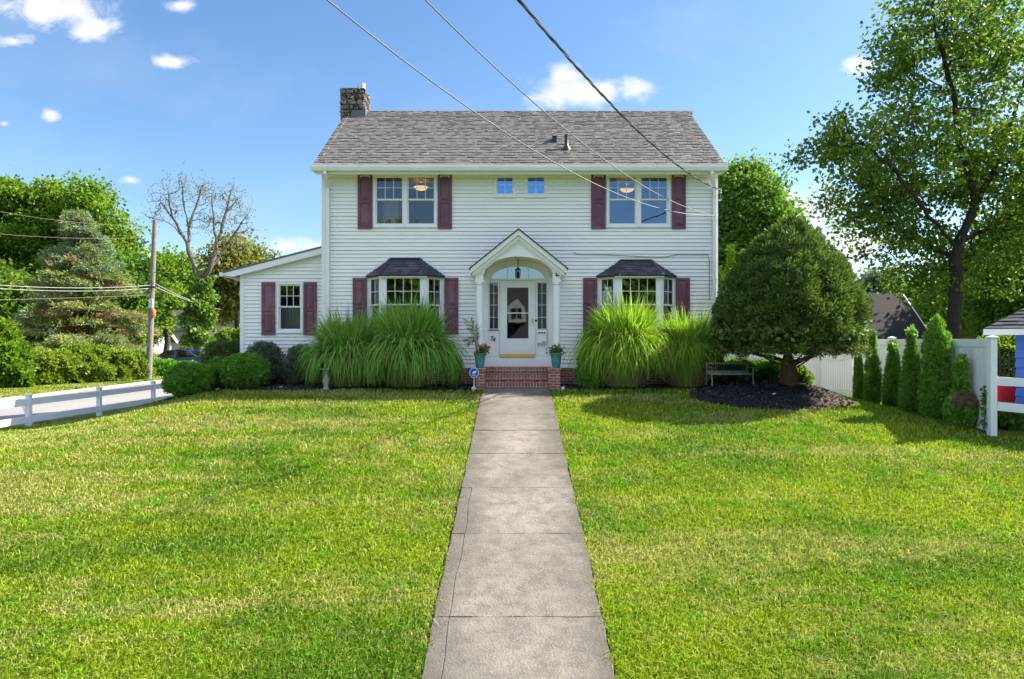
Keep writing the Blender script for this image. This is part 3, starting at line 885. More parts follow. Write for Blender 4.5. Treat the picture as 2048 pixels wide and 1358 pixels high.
bay(737, 763, 850, 886, 781, 841, 732, 890, 518, 11)
bay(1197, 1234, 1322, 1350, 1241, 1303, 1193, 1353, 521, 21)

# ------------------------------------------------------------ portico and front door
PC = (1036 - 1024) / FOC * 17.55
YP = 17.55
def py_z(py): return HZ(py, YP)
zap, zea, zsp = py_z(460), py_z(536), py_z(547)
hw = 1.215; ra = .885; zar = py_z(513)
cxp = HX(1037, YP)
mb = MB()
n = 56
xs = np.linspace(-hw + .09, hw - .09, n + 1)
def ztop(x): return zap - .06 - (zap - zea) * abs(x) / hw
def zbot(x):
    if abs(x) >= ra: return zsp
    return zsp + (zar - zsp) * math.sqrt(max(0, 1 - (x / ra) ** 2))
xs = np.unique(np.concatenate([xs, ra * np.sin(np.linspace(-np.pi / 2, np.pi / 2, 41))]))
for a, b in zip(xs[:-1], xs[1:]):
    X0, X1 = cxp + a, cxp + b
    mb.quad((X0, YP, zbot(a)), (X1, YP, zbot(b)), (X1, YP, ztop(b)), (X0, YP, ztop(a)))
    mb.quad((X0, YF - .03, zbot(a)), (X1, YF - .03, zbot(b)), (X1, YP, zbot(b)), (X0, YP, zbot(a)))
    mb.quad((X0, YP, ztop(a)), (X1, YP, ztop(b)), (X1, YF, ztop(b)), (X0, YF, ztop(a)))
for s in (-1, 1):
    x = cxp + s * (hw - .09); mb.quad((x, YP, zsp), (x, YF, zsp), (x, YF, ztop(hw - .09)), (x, YP, ztop(hw - .09)))
# arch moulding
for r0, r1, dy in ((1.0, 1.055, .02),):
    th = np.linspace(0, np.pi, 41)
    for t0, t1 in zip(th[:-1], th[1:]):
        q = lambda t, k: (cxp + ra * k * math.cos(t), zsp + (zar - zsp) * (k if k == 1 else 1.10) * math.sin(t))
        a, b, c, d = q(t0, r0), q(t1, r0), q(t1, r1), q(t0, r1)
        mb.quad((a[0], YP - dy, a[1]), (d[0], YP - dy, d[1]), (c[0], YP - dy, c[1]), (b[0], YP - dy, b[1]))
        mb.quad((d[0], YP - dy, d[1]), (d[0], YP, d[1]), (c[0], YP, c[1]), (c[0], YP - dy, c[1]))
        mb.quad((a[0], YP, a[1]), (a[0], YP - dy, a[1]), (b[0], YP - dy, b[1]), (b[0], YP, b[1]))
porch = mb.build('portico', MAT['trim_white'], house)
mb = MB()   # raking cornice in two steps
for s in (-1, 1):
    for off, th, dep, e in ((.0, .10, .14, 0), (.10, .09, .07, 0), (.19, .05, .025, 0)):
        sl_ = (zap - zea) / hw; ca = 1 / math.sqrt(1 + sl_ * sl_)
        pts = []
        for xx in (0, hw + (.015 if off == 0 else -.035 - .06 * (off > .15))):
            zt = zap - .01 - sl_ * xx - off / ca
            pts.append((cxp + s * xx, zt)); pts.append((cxp + s * xx, zt - th / ca))
        poly = [pts[0], pts[1], pts[3], pts[2]]
        if s > 0: poly = poly[::-1]
        mb.prism(poly, 'y', YP - dep, YF - .02 if off == 0 else YP + .001)
mb.build('raking_cornice', MAT['trim_white'], porch)
mb = MB()
for s in (-1, 1):
    e = hw + .05; sl_ = (zap - zea) / hw
    vs = []
    for yy in (YP - .17, YF - .015):
        vs += [(cxp, yy, zap - .006), (cxp + s * e, yy, zap - .006 - sl_ * e), (cxp + s * e, yy, zap + .022 - sl_ * e), (cxp, yy, zap + .024)]
    mb.add(vs, [(0, 1, 2, 3), (7, 6, 5, 4), (3, 2, 6, 7), (0, 4, 5, 1), (1, 5, 6, 2)])
mb.build('portico_roof', MAT['shingle_dark'], porch)
for s in (-1, 1):
    xc = HX(959, YP + .08) if s < 0 else HX(1113, YP + .08); yc = YP + .10
    mb = MB()
    mb.box(xc - .115, xc + .115, YP + .005, YP + .215, zsp - .02, zsp - .001)
    mb.box(xc - .10, xc + .10, YP + .012, YP + .20, zsp - .19, zsp - .02)
    mb.box(xc - .118, xc + .118, YP - .002, YP + .222, zsp - .225, zsp - .19)
    mb.lathe([(.10, -.28), (.112, -.262), (.112, -.245), (.10, -.225)], (xc, yc, zsp), 24)
    mb.lathe([(.098, 2.36), (.098, 3.0), (.09, 4.2), (.085, zsp - .28)], (xc, yc, 0), 24)
    mb.lathe([(.13, 2.27), (.13, 2.30), (.118, 2.33), (.10, 2.36)], (xc, yc, 0), 24)
    mb.build('column', MAT['trim_white'], porch, smooth=True)
    mb = MB(); xa = xc - s * .03
    mb.box(xa - s * .16, xa + s * .07, YF - .055, YF - .02, 2.27, zsp) if s > 0 else mb.box(xa - .07, xa + .16, YF - .055, YF - .02, 2.27, zsp)
    mb.build('pilaster', MAT['trim_white'], porch)
# door surround (arched panel with side lights, fan light)
yd = YF - .028
mb = MB()
Hd = lambda px: HX(px, yd); Zd = lambda py: HZ(py, yd)
xa, xb = cxp - ra + .005, cxp + ra - .005
zf0 = Zd(557); xf0, xf1 = Hd(981), Hd(1091); zf1 = Zd(531); fc = (xf0 + xf1) / 2; fr_ = (xf1 - xf0) / 2
ths = np.linspace(0, np.pi, 49)
def arcz(x, c, r, zb, zt): 
    q = 1 - ((x - c) / r) ** 2
    return zb + (zt - zb) * math.sqrt(q) if q > 0 else zb
xs = np.unique(np.concatenate([np.linspace(xa, xb, 30), fc + fr_ * np.cos(ths)]))
for a, b in zip(xs[:-1], xs[1:]):
    zo = lambda x: arcz(x, cxp, ra, zsp, zar) - .004
    zi = lambda x: arcz(x, fc, fr_, zf0, zf1)
    mb.quad((a, yd, zi(a)), (b, yd, zi(b)), (b, yd, zo(b)), (a, yd, zo(a)))
    if a >= xf0 - 1e-6 and b <= xf1 + 1e-6: mb.quad((a, yd, zi(a)), (a, yd + .07, zi(a)), (b, yd + .07, zi(b)), (b, yd, zi(b)))
sd = [(Hd(979), Hd(996)), (Hd(1075), Hd(1093))]; dz = (Hd(999), Hd(1071))
zs0, zs1 = Zd(659), Zd(564)
zdt = Zd(561)
for a, b, c, d in ((xa, sd[0][0], 2.5, zf0), (sd[0][1], dz[0], 2.5, zf0), (dz[1], sd[1][0], 2.5, zf0), (sd[1][1], xb, 2.5, zf0)):
    mb.box(a, b, yd, yd + .09, c, d)
for a, b in sd:
    mb.box(a, b, yd, yd + .09, zs1, zf0); mb.box(a, b, yd + .003, yd + .09, 2.5, zs0)
mb.box(dz[0], dz[1], yd, yd + .09, zdt, zf0)
mb.box(xa, xb, yd - .03, yd + .1, 2.27, 2.5)                       # sill board
mb.box(xa + .12, xb - .12, yd - .022, yd, zf0 - .045, zf0 - .002)    # transom bar
for a, b in sd:                                                      # raised panel under each side light
    frame(mb, wplane(yd), a - .055, b + .055, zs0 - .03, zs0, .03, .0, .018)
    frame(mb, wplane(yd), a - .03, b + .03, 2.56, zs0 - .06, .02, .0, .010)
for a, b in sd: frame(mb, wplane(yd), a - .02, b + .02, zs0, zs1, .02, -.02, .014)
sur = mb.build('door_surround', MAT['trim_white'], house, bevel=.003)
mb = MB()
pts = [(fc + fr_ * math.cos(t), yd + .05, zf0 + (zf1 - zf0) * math.sin(t)) for t in ths]
mb.add(pts, [tuple(range(len(pts)))])
mb.build('fan_light', MAT['fan_glass'], sur)
mb = MB()
for dx in (-.28, .28):
    x = fc + dx; mb.box(x - .008, x + .008, yd + .03, yd + .045, zf0, arcz(x, fc, fr_, zf0, zf1))
th2 = np.linspace(0, np.pi, 33)
mb.tube([(fc + (fr_ - .01) * math.cos(t), yd + .03, zf0 + (zf1 - zf0 - .008) * math.sin(t)) for t in th2], .012, 6)
for a, b in sd:
    for z in (zs0 + .33, zs0 + .66, zs0 + .98): mb.box(a, b, yd + .03, yd + .045, z - .006, z + .006)
    mb.box((a + b) / 2 - .005, (a + b) / 2 + .005, yd + .031, yd + .044, zs0, zs1)
mb.build('glazing_bar', MAT['sash_white'], sur)
for a, b in sd:
    mb = MB(); mb.quad((a, yd + .055, zs0), (b, yd + .055, zs0), (b, yd + .055, zs1), (a, yd + .055, zs1))
    mb.build('side_light', MAT['window_glass'], sur)
for a, b in sd:          # lace behind the side lights
    mb = MB(); nn = 14
    for i in range(nn):
        x0 = a + (b - a) * i / nn; x1 = a + (b - a) * (i + .62) / nn
        mb.quad((x0, yd + .12 + .02 * (i % 2), zs0), (x1, yd + .13 - .02 * (i % 2), zs0), (x1, yd + .13 - .02 * (i % 2), zs1), (x0, yd + .12 + .02 * (i % 2), zs1))
    o = mb.build('curtain', MAT['curtain_pale'])
    side = 'left' if a < 0 else 'right'
    tag(o, 'pale lace curtain in the narrow side light ' + ('nearest the house number' if a < 0 else 'above the white mailbox'), 'curtain', 'curtains behind the glass')
# storm door
mb = MB(); ydr = yd + .012
a, b, c, d = dz[0] + .006, dz[1] - .006, 2.512, zdt - .006
ga, gb, gc, gd = Hd(1014), Hd(1057), Zd(677), Zd(575)
mp = wplane(ydr)
for q in ((a, ga, c, d), (gb, b, c, d), (ga, gb, c, gc), (ga, gb, gd, d)): mbox(mb, mp, q[0], q[1], -.035, 0, q[2], q[3])
frame(mb, mp, ga - .012, gb + .012, gc - .012, gd + .012, .014, 0, .008)
zmid = Zd(626); mbox(mb, mp, ga, gb, -.02, -.004, zmid - .012, zmid + .012)
frame(mb, mp, ga - .06, gb + .06, Zd(706), Zd(687), .016, 0, .007)
mbox(mb, mp, ga - .03, gb + .03, 0, .005, Zd(704), Zd(689))
door = mb.build('door', MAT['trim_white'], house, bevel=.003)
mb = MB(); mb.quad((ga, ydr + .015, gc), (gb, ydr + .015, gc), (gb, ydr + .015, gd), (ga, ydr + .015, gd))
mb.build('pane', MAT['door_glass'], door)
mb = MB(); mbox(mb, mp, a + .002, b - .002, 0, .006, 2.514, Zd(708)); mb.build('kick_plate', MAT['brass'], door)
mb = MB(); hx, hz = Hd(1066), Zd(642)
mb.box(hx - .022, hx + .022, ydr - .012, ydr, hz - .06, hz + .06); mb.tube([(hx, ydr, hz), (hx, ydr - .05, hz), (hx - .09, ydr - .055, hz + .005)], .011, 8)
mb.build('handle', MAT['galvanised'], door)
mb = MB(); mb.lathe([(.0, 0), (.03, .0), (.03, .01), (.0, .012)], (0, 0, 0), 14)
mb.v = [(Hd(1072) + p[0], yd - .004 - p[2], Zd(641) + p[1]) for p in mb.v]; mb.build('deadbolt', MAT['dark_metal'], sur)
mb = MB(); mb.box(Hd(1107.5) - .018, Hd(1107.5) + .018, YF - .075, YF - .055, Zd(617), Zd(611)); mb.build('doorbell', MAT['black_iron'], sur)
def text(name, s, loc, size, mat, par=None, shear=0.0, depth=.006, align='CENTER'):
    cu = bpy.data.curves.new(name, 'FONT'); cu.body = s; cu.size = size; cu.extrude = depth; cu.shear = shear; cu.align_x = align; cu.align_y = 'CENTER'
    tmp = bpy.data.objects.new(name + '_src', cu); COL.objects.link(tmp)
    dg = bpy.context.evaluated_depsgraph_get(); dg.update()
    me = bpy.data.meshes.new_from_object(tmp.evaluated_get(dg)); me.name = name
    bpy.data.objects.remove(tmp)
    V = np.array([v.co[:] for v in me.vertices]); V = np.stack([V[:, 0] + loc[0], loc[1] - V[:, 2], V[:, 1] + loc[2]], 1)
    base = WLOC[par.name] if par is not None else np.zeros(3)
    me.vertices.foreach_set('co', (V - base).astype(np.float32).ravel()); me.materials.clear(); me.update()
    return link_mesh(name, me, mat, par)
text('house_number', '7', (Hd(982.5), yd - .012, Zd(678)), .19, MAT['black_iron'], sur, .2)
text('house_number', '4', (Hd(987.5), yd - .012, Zd(679.5)), .17, MAT['black_iron'], sur, .2)

# single storey wing on the left
YW = 18.9
wx0 = HX(482, YW); zr_l, zr_r = 4.87, 5.60; rx0, rx1 = -7.94, XL
def zroofw(x): return zr_l + (zr_r - zr_l) * (x - rx0) / (rx1 - rx0)
def wxl(z):
    zz = z + .14
    if zz <= zroofw(wx0): return (wx0, XL)
    x = rx0 + (zz - zr_l) / (zr_r - zr_l) * (rx1 - rx0)
    return (max(wx0, x), XL)
ew = (HX(554, YW), HX(606, YW), HZ(664, YW), HZ(565, YW))
mb = MB()
siding(mb, wx0, XL, ZB, 5.5, wplane(YW), [ew], xlim=wxl)
siding(mb, YW, 23.5, ZB, 4.75, lambda u, o, z: (wx0 - o, u, z))
wing = mb.build('wing', MAT['siding'], house)
mb = MB(); mb.box(wx0 - .02, wx0 + .10, YW - .024, YW + .06, ZB, 4.80); mb.box(wx0 + .1, XL - .03, YW - .024, YW + .02, ZB - .02, ZB + .03); mb.build('corner_trim', MAT['trim_white'], wing, bevel=.004)
mb = MB(); mb.box(wx0 + .03, XL, YW + .012, YW + .2, 1.4, ZB); mb.box(wx0 + .02, wx0 + .2, YW + .2, 23.5, 1.4, ZB); mb.build('foundation', MAT['brick_red'], wing)
mb = MB()
for z in (2.32, 4.7): mb.quad((wx0 + .1, YW + .1, z), (XL, YW + .1, z), (XL, 23, z), (wx0 + .1, 23, z))
mb.quad((wx0 + .1, 22, 2.3), (XL, 22, 2.3), (XL, 22, 4.7), (wx0 + .1, 22, 4.7)); mb.quad((wx0 + .1, YW + .1, 2.3), (wx0 + .1, 22, 2.3), (wx0 + .1, 22, 4.7), (wx0 + .1, YW + .1, 4.7))
mb.build('room', MAT['room_wall'], wing)
mb = MB(); u = Vector((rx1 - rx0, 0, zr_r - zr_l)); 
vs = []
for yy in (YW - .16, 23.6):
    vs += [(rx0, yy, zr_l), (rx1, yy, zr_r), (rx1, yy, zr_r - .05), (rx0, yy, zr_l - .05)]
mb.add(vs, [(0, 1, 2, 3), (7, 6, 5, 4), (0, 4, 5, 1), (3, 2, 6, 7), (0, 3, 7, 4)])
shingles(mb, (rx0 - .02, 23.6, zr_l), (0, -1, 0), u, u.length, lambda v: (0, 4.77), seed=31)
mb.build('wing_roof', MAT['shingle_brown'], wing)
mb = MB(); vs = []
for yy in (YW - .15, YW - .125):
    vs += [(rx0, yy, zr_l - .052), (rx1, yy, zr_r - .052), (rx1, yy, zr_r - .215), (rx0 + .25, yy, zr_l - .15), (rx0, yy, zr_l - .10)]
mb.add(vs, [(0, 4, 3, 2, 1), (5, 6, 7, 8, 9), (4, 9, 8, 3), (3, 8, 7, 2), (0, 5, 9, 4)])
mb.add([(rx0 + .02, YW - .125, zr_l - .12), (rx1, YW - .125, zr_r - .17), (rx1, YW, zr_r - .17), (rx0 + .02, YW, zr_l - .12)], [(0, 1, 2, 3)])
mb.box(rx0 - .10, rx0 - .003, YW - .15, 23.5, zr_l - .13, zr_l - .02)
mb.build('rake_board', MAT['trim_white'], wing)
window(wing, wplane(YW), *ew, 3, 2)
for a, b in ((524, 551), (608, 634)): shutter(wing, wplane(YW), HX(a, YW), HX(b, YW), HZ(670, YW), HZ(565, YW))

# brick steps
steps = thing('brick_steps', 'red brick front steps with low cheek walls below the porch door', 'steps', (.15, 17.8, 1.75))
sx0, sx1 = HX(951, 17.4), HX(1121, 17.4); ci0, ci1 = HX(971, 17.4), HX(1096, 17.4)
zs = [1.70, 1.90, 2.08, 2.27]
mb = MB(); yy = 17.32
for i in range(3):
    mb.box(ci0, ci1, yy + .28 * i, YF - .06, zs[i] if i else 1.5, zs[i + 1] - .055)
mb.build('riser', MAT['brick_red'], steps)
mb = MB()
for i in range(3):                       # rowlock bricks laid as the tread noses, each brick its own block
    nb = 24
    for j in range(nb):
        w = (ci1 - ci0) / nb; x0 = ci0 + w * j + .005; q = random.uniform(-.004, .004)
        y0 = yy + .28 * i - .022
        mb.box(x0, x0 + w - .010, y0 + q, (y0 + .31) if i < 2 else YF - .055, zs[i + 1] - .12, zs[i + 1] + q * .5)
mb.build('tread', MAT['brick_rowlock'], steps, bevel=.004)
for a, b in ((sx0, ci0), (ci1, sx1)):
    mb = MB(); mb.box(a + .004, b - .004, 17.36, YF - .05, 1.5, 2.20)
    mb.box(a - .012, b + .004 if a < 0 else b + .012, 17.345, YF - .05, 2.20, 2.265)
    mb.build('cheek_wall', MAT['brick_red'], steps, bevel=.004)

# things seen through or hung on the house
for px, py, lab in ((842, 374, 'lit brass ceiling light behind the upper left bedroom window'), (1254, 378, 'lit amber ceiling light behind the upper right bluish window')):
    x, y, z = PT(px, py, 19.3)
    t = thing('ceiling_light', lab, 'ceiling light', (x, y, z), 'ceiling lights behind the upstairs windows')
    mb = MB(); mb.lathe([(.03, -.10), (.14, -.07), (.21, .0), (.2, .012), (.0, .012)], (x, y, z), 20); mb.build('bowl', MAT['lamp_glow'], t, smooth=True)
    mb = MB(); mb.lathe([(.012, .012), (.012, .12), (.06, .14), (.06, .2)], (x, y, z), 12); mb.lathe([(.225, -.006), (.225, .018), (.21, .018), (.21, -.006)], (x, y, z), 24); mb.build('canopy', MAT['brass'], t)
def curtain(x0, x1, z0, z1, y, mat, label):
    mb = MB(); n = 40
    P = lambda i: (x0 + (x1 - x0) * i / n, y + .025 * math.sin(i * 1.15))
    for i in range(n):
        a, b = P(i), P(i + 1); mb.quad((a[0], a[1], z0), (b[0], b[1], z0), (b[0], b[1], z1), (a[0], a[1], z1))
    tag(mb.build('curtain', MAT[mat], smooth=True), label, 'curtain', 'curtains behind the glass')
curtain(HX(766, 18.75), HX(797, 18.75), 6.02, 6.86, 18.75, 'curtain_gold', 'gold curtain in the lower sash of the upper left window')
curtain(HX(1318, 18.75), HX(1335, 18.75), 5.95, 7.3, 18.75, 'curtain_pale', 'pale curtain at the right edge of the upper right window')
curtain(HX(558, 19.2), HX(603, 19.2), 3.1, 3.95, 19.25, 'curtain_pale', 'pale sheer curtain in the lower sash of the wing window')
# mailbox
mx0, mx1, mz0, mz1 = Hd(1074.5), Hd(1092.5), Zd(687), Zd(660)
t = thing('mailbox', 'white wall mailbox under the right side light of the front door', 'mailbox', ((mx0 + mx1) / 2, yd, mz0))
mb = MB(); mb.box(mx0, mx1, yd - .10, yd, mz0 + .02, mz1 - .06); mb.box(mx0 + .01, mx1 - .01, yd - .09, yd, mz0, mz0 + .02); mb.build('box', MAT['trim_white'], t, bevel=.006)
mb = MB(); mb.prism([(yd, mz1), (yd - .03, mz1), (yd - .115, mz1 - .055), (yd - .115, mz1 - .075), (yd, mz1 - .058)], 'x', mx0 - .008, mx1 + .008); mb.build('lid', MAT['trim_white'], t, bevel=.004)
xm = (mx0 + mx1) / 2
for i in (-1, 0, 1):
    mb = MB(); mb.box(xm + i * .07 - .022, xm + i * .07 + .022, yd - .124, yd - .105, mz1 - .085, mz1 - .062); mb.box(xm + i * .07 - .008, xm + i * .07 + .008, yd - .124, yd - .105, mz1 - .062, mz1 - .045); mb.build('ornament', MAT['black_iron'], t)
mb = MB(); mb.box(xm + .01, xm + .085, yd - .106, yd - .1, mz0 + .035, mz0 + .055)
mb.build('latch', MAT['black_iron'], t)
# lantern hanging from the vault
lx, ly = HX(1036, 17.95), 17.95; lzt = HZ(517, 17.95)
t = thing('pendant_lantern', 'small dark iron lantern hanging under the porch arch', 'lantern', (lx, ly, lzt - .45))
mb = MB(); mb.lathe([(.055, .03), (.05, .012), (.015, .0)], (lx, ly, lzt), 14); mb.tube([(lx, ly, lzt + .01), (lx, ly, lzt - .22)], .011, 8); mb.build('chain', MAT['dark_metal'], t)
mb = MB(); zb_ = lzt - .22
mb.lathe([(.012, .0), (.03, -.03), (.075, -.07), (.08, -.085), (.07, -.085)], (lx, ly, zb_), 6)
for i in range(6):
    q = math.pi * i / 3; mb.tube([(lx + .066 * math.cos(q), ly + .066 * math.sin(q), zb_ - .085), (lx + .055 * math.cos(q), ly + .055 * math.sin(q), zb_ - .25)], .006, 5)
mb.lathe([(.062, -.25), (.062, -.265), (.03, -.285), (.008, -.31)], (lx, ly, zb_), 6); mb.build('cage', MAT['dark_metal'], t)
mb = MB(); mb.lathe([(.06, -.088), (.05, -.248)], (lx, ly, zb_), 6); mb.build('glass_shade', MAT['car_glass'], t)
# camera on the right capital
x, y, z = HX(1114, YP) , YP - .0, HZ(549.5, YP)
t = thing('security_camera', 'tiny black security camera on the right porch capital', 'camera', (x, y, z))
mb = MB(); mb.box(x - .03, x + .04, y - .012, y + .012, z - .04, z + .045); mb.build('housing', MAT['black_iron'], t, bevel=.008)
mb = MB(); mb.lathe([(.0, .0), (.02, .0), (.018, .012), (0, .012)], (0, 0, 0), 12); mb.v = [(x + .008 + p[0], y - .012 - p[2], z + .005 + p[1]) for p in mb.v]; mb.build('lens', MAT['galvanised'], t)
# ------------------------------------------------------------ foliage builders
def norm(v): return v / (np.linalg.norm(v, axis=1, keepdims=True) + 1e-9)
def rvec(n): return norm(rng.normal(size=(n, 3)))
def leaf_mesh(C, D, L, W, fold=.12, shape='leaf'):
    """one kite-shaped quad per leaf, folded a little along its mid-rib"""
    n = len(C)
    S = norm(np.cross(D, rvec(n))); Nn = np.cross(S, D)
    L = np.broadcast_to(L, n)[:, None]; W = np.broadcast_to(W, n)[:, None]
    m = .5
    V = np.stack([C, C + D * L * m + S * W * .5 + Nn * L * fold, C + D * L, C + D * L * m - S * W * .5 + Nn * L * fold], 1)
    return V.reshape(-1, 3), np.arange(4 * n).reshape(-1, 4)
def clumps(C, Nn, rc, n, L, W, up=.3, spread=1.0, jitter=.5):
    K = len(C)
    Cc = np.repeat(C, n, 0); NN = np.repeat(Nn, n, 0); rr = np.repeat(np.broadcast_to(rc, K), n)[:, None]
    v = norm(NN * spread + rvec(K * n))
    pos = Cc + v * rr * rng.random((K * n, 1)) ** .5
    D = norm(v + np.array([0, 0, up]) + rvec(K * n) * jitter)
    s = rng.uniform(.7, 1.3, K * n)
    return leaf_mesh(pos, D, L * s, W * s)
def merge(parts):
    Vs, Fs, o = [], [], 0
    for V, F in parts:
        Vs.append(V); Fs.append(F + o); o += len(V)
    return np.concatenate(Vs), np.concatenate(Fs)
def lump(phi, t, seed, k=9, amp=.08):
    r = np.random.default_rng(seed); o = np.zeros_like(phi)
    for i in range(k):
        o += np.cos(r.integers(1, 5 + i) * phi + r.uniform(0, 6.28) + r.uniform(2, 9 + i) * t)
    return 1 + amp * o / math.sqrt(k)
def surf(c, R, h, prof, phi, t, seed, amp):
    """point on a clipped shrub: prof(t) = radius share at height share t; R=(rx, ry)"""
    def at(t):
        r = prof(t) * lump(phi, t, seed, amp=amp)
        return np.stack([c[0] + R[0] * r * np.cos(phi), c[1] + R[1] * r * np.sin(phi), c[2] + h * t], 1)
    p = at(t); e = .02
    q = at(np.clip(t + e, 0, 1)) - at(np.clip(t - e, 0, 1))
    out = np.stack([np.cos(phi), np.sin(phi), np.zeros_like(phi)], 1); tang = np.stack([-np.sin(phi), np.cos(phi), np.zeros_like(phi)], 1)
    n = norm(np.cross(tang, q)); n *= np.sign((n * out).sum(1) + 1e-6)[:, None]
    return p, n
def sample_t(prof, n, h, R):
    ts = np.linspace(.0, 1, 200); r = prof(ts)
    ds = np.sqrt(np.gradient(r * R[0], ts) ** 2 + h ** 2) * np.maximum(r, .02)
    cdf = np.cumsum(ds); cdf /= cdf[-1]
    return np.interp(rng.random(n), cdf, ts)
def shrub_leaves(c, R, h, prof, K, n, rc, L, W, seed=1, amp=.08, up=.35, inner=True, jitter=.5, deep=1.0):
    t = sample_t(prof, K, h, R); phi = rng.uniform(0, 2 * np.pi, K)
    p, nn = surf(c, R, h, prof, phi, t, seed, amp)
    sz = rng.uniform(.65, 1.3, K) * rc
    p = p - nn * (sz * rng.uniform(.3, 1.3 + .5 * deep, K))[:, None]
    parts = [clumps(p, nn, sz, n, L, W, up, jitter=jitter)]
    if inner:      # the dense twigs and leaves behind the outer clumps
        Ki = K * 6
        t = sample_t(prof, Ki, h, R); phi = rng.uniform(0, 2 * np.pi, Ki)
        p, nn = surf(c, R, h, prof, phi, t, seed, amp)
        ctr = np.array([c[0], c[1], 0]); p2 = p - nn * rc * rng.uniform(1.2, 2.4, (Ki, 1)) * deep
        D = norm(rvec(Ki) + np.array([0, 0, .5]))
        q = min(rc * 1.8, .17) if rc < .19 else rc * 1.6
        parts.append(leaf_mesh(p2 - D * q * .5, D, q, q * .8))
    return merge(parts)
def ballp(t): return np.sqrt(np.clip(1 - (2 * (.06 + .94 * t) - 1) ** 2, 0, 1)) ** .85
def shrub(name, label, cat, c, R, h, K, n, rc, L, W, mat, prof=ballp, seed=1, amp=.08, group=None, up=.35, stems=True):
    root = thing(name, label, cat, c, group)
    V, F = shrub_leaves(np.array(c), R, h, prof, K, n, rc, L, W, seed, amp, up)
    np_mesh('foliage', V, F, MAT[mat], root)
    if stems:
        mb = MB(); r = random.Random(seed)
        for i in range(6):
            a = r.uniform(0, 6.28); e = r.uniform(.2, .5)
            mb.tube([(c[0] + .05 * math.cos(a), c[1] + .05 * math.sin(a), c[2] - .08), (c[0] + R[0] * e * math.cos(a), c[1] + R[1] * e * math.sin(a), c[2] + h * .4), (c[0] + R[0] * e * 1.3 * math.cos(a + .2), c[1] + R[1] * e * 1.3 * math.sin(a + .2), c[2] + h * .7)], [.022, .014, .006], 5)
        mb.build('stem', MAT['bark_dark'], root)
    return root

class Skel:
    def __init__(s, step): s.P = []; s.par = []; s.step = step
    def add(s, p, par): s.P.append(np.array(p, float)); s.par.append(par); return len(s.P) - 1
    def near(s, p, drop=.6, after=0):
        A = np.array(s.P); d = np.linalg.norm(A - p, axis=1) + drop * np.maximum(0, A[:, 2] - p[2]); d[:after] += 99
        return int(np.argmin(d)), float(d.min())
    def chain(s, i, pts):
        for p in pts:
            a = s.P[i]; p = np.array(p, float); L = np.linalg.norm(p - a); n = max(1, int(round(L / s.step)))
            b0 = a
            for k in range(1, n + 1):
                q = b0 + (p - b0) * k / n
                if k < n: q = q + rng.normal(0, s.step * .09, 3)
                i = s.add(q, i)
        return i
    def limb(s, pts):
        if not s.P: i = s.add(pts[0], -1)
        else: i, _ = s.near(np.array(pts[0], float), 0)
        return s.chain(i, pts[1:])
    def grow(s, T, rise=.12, drop=.7):
        T = np.array(T); A = np.array(s.P)
        order = np.argsort([np.min(np.linalg.norm(A - t, axis=1)) for t in T])
        ends = []
        for k in order:
            t = T[k]; i, d = s.near(t, drop)
            a = s.P[i]; m = (a + t) / 2 + np.array([0, 0, rise * np.linalg.norm(t - a)]) + rng.normal(0, .06 * d, 3)
            ends.append(s.chain(i, [m, t]))
        return ends
    def mesh(s, r_tip, r_base, sides=6, rmin=0.0, flare=.35):
        n = len(s.P); w = np.zeros(n); kids = [0] * n
        for i in range(n): 
            if s.par[i] >= 0: kids[s.par[i]] += 1
        for i in range(n - 1, -1, -1):
            if kids[i] == 0: w[i] = 1
            if s.par[i] >= 0: w[s.par[i]] += w[i]
        e = math.log(r_base / r_tip) / max(math.log(w[0]), .1)
        r = r_tip * w ** e; P = np.array(s.P)
        z0 = P[0, 2]
        r = r * (1 + flare * np.exp(-np.clip(P[:, 2] - z0, 0, None) / .35))
        main = {}
        for i in range(n):
            p = s.par[i]
            if p >= 0 and (p not in main or r[i] > r[main[p]]): main[p] = i
        V = []; F = []; ring = {}
        def mk(c, d, rad):
            ref = np.array([0, 0, 1.]) if abs(d[2]) < .92 else np.array([1., 0, 0])
            a = np.cross(d, ref); a /= np.linalg.norm(a); b = np.cross(a, d)
            k = len(V)
            for j in range(sides):
                t = 2 * math.pi * j / sides; V.append(c + (a * math.cos(t) + b * math.sin(t)) * rad)
            return k
        for i in range(n):
            p = s.par[i]
            if p < 0 or r[i] < rmin: continue
            d = P[i] - P[p]; L = np.linalg.norm(d)
            if L < 1e-6: ring[i] = ring.get(p); continue
            d = d / L
            if main.get(p) == i and ring.get(p) is not None: k0 = ring[p]
            else: k0 = mk(P[p], d, r[i] if s.par[p] >= 0 else r[p])
            k1 = mk(P[i], d, r[i]); ring[i] = k1
            # twist-match rings
            A0 = np.array(V[k0:k0 + sides]) - P[p]; B0 = V[k1] - P[i]
            o = int(np.argmax(A0 @ B0))
            for j in range(sides):
                a0 = k0 + (o + j) % sides; a1 = k0 + (o + j + 1) % sides
                F.append((a0, a1, k1 + (j + 1) % sides, k1 + j))
        return np.array(V), np.array(F)
def lobe_points(lobes, n, shell=.45):
    vol = np.array([l[3] * l[4] * l[5] for l in lobes]) ** .8; k = rng.choice(len(lobes), n, p=vol / vol.sum())
    u = rvec(n) * (rng.random((n, 1)) ** shell)
    A = np.array(lobes)
    return A[k, :3] + u * A[k, 3:6]
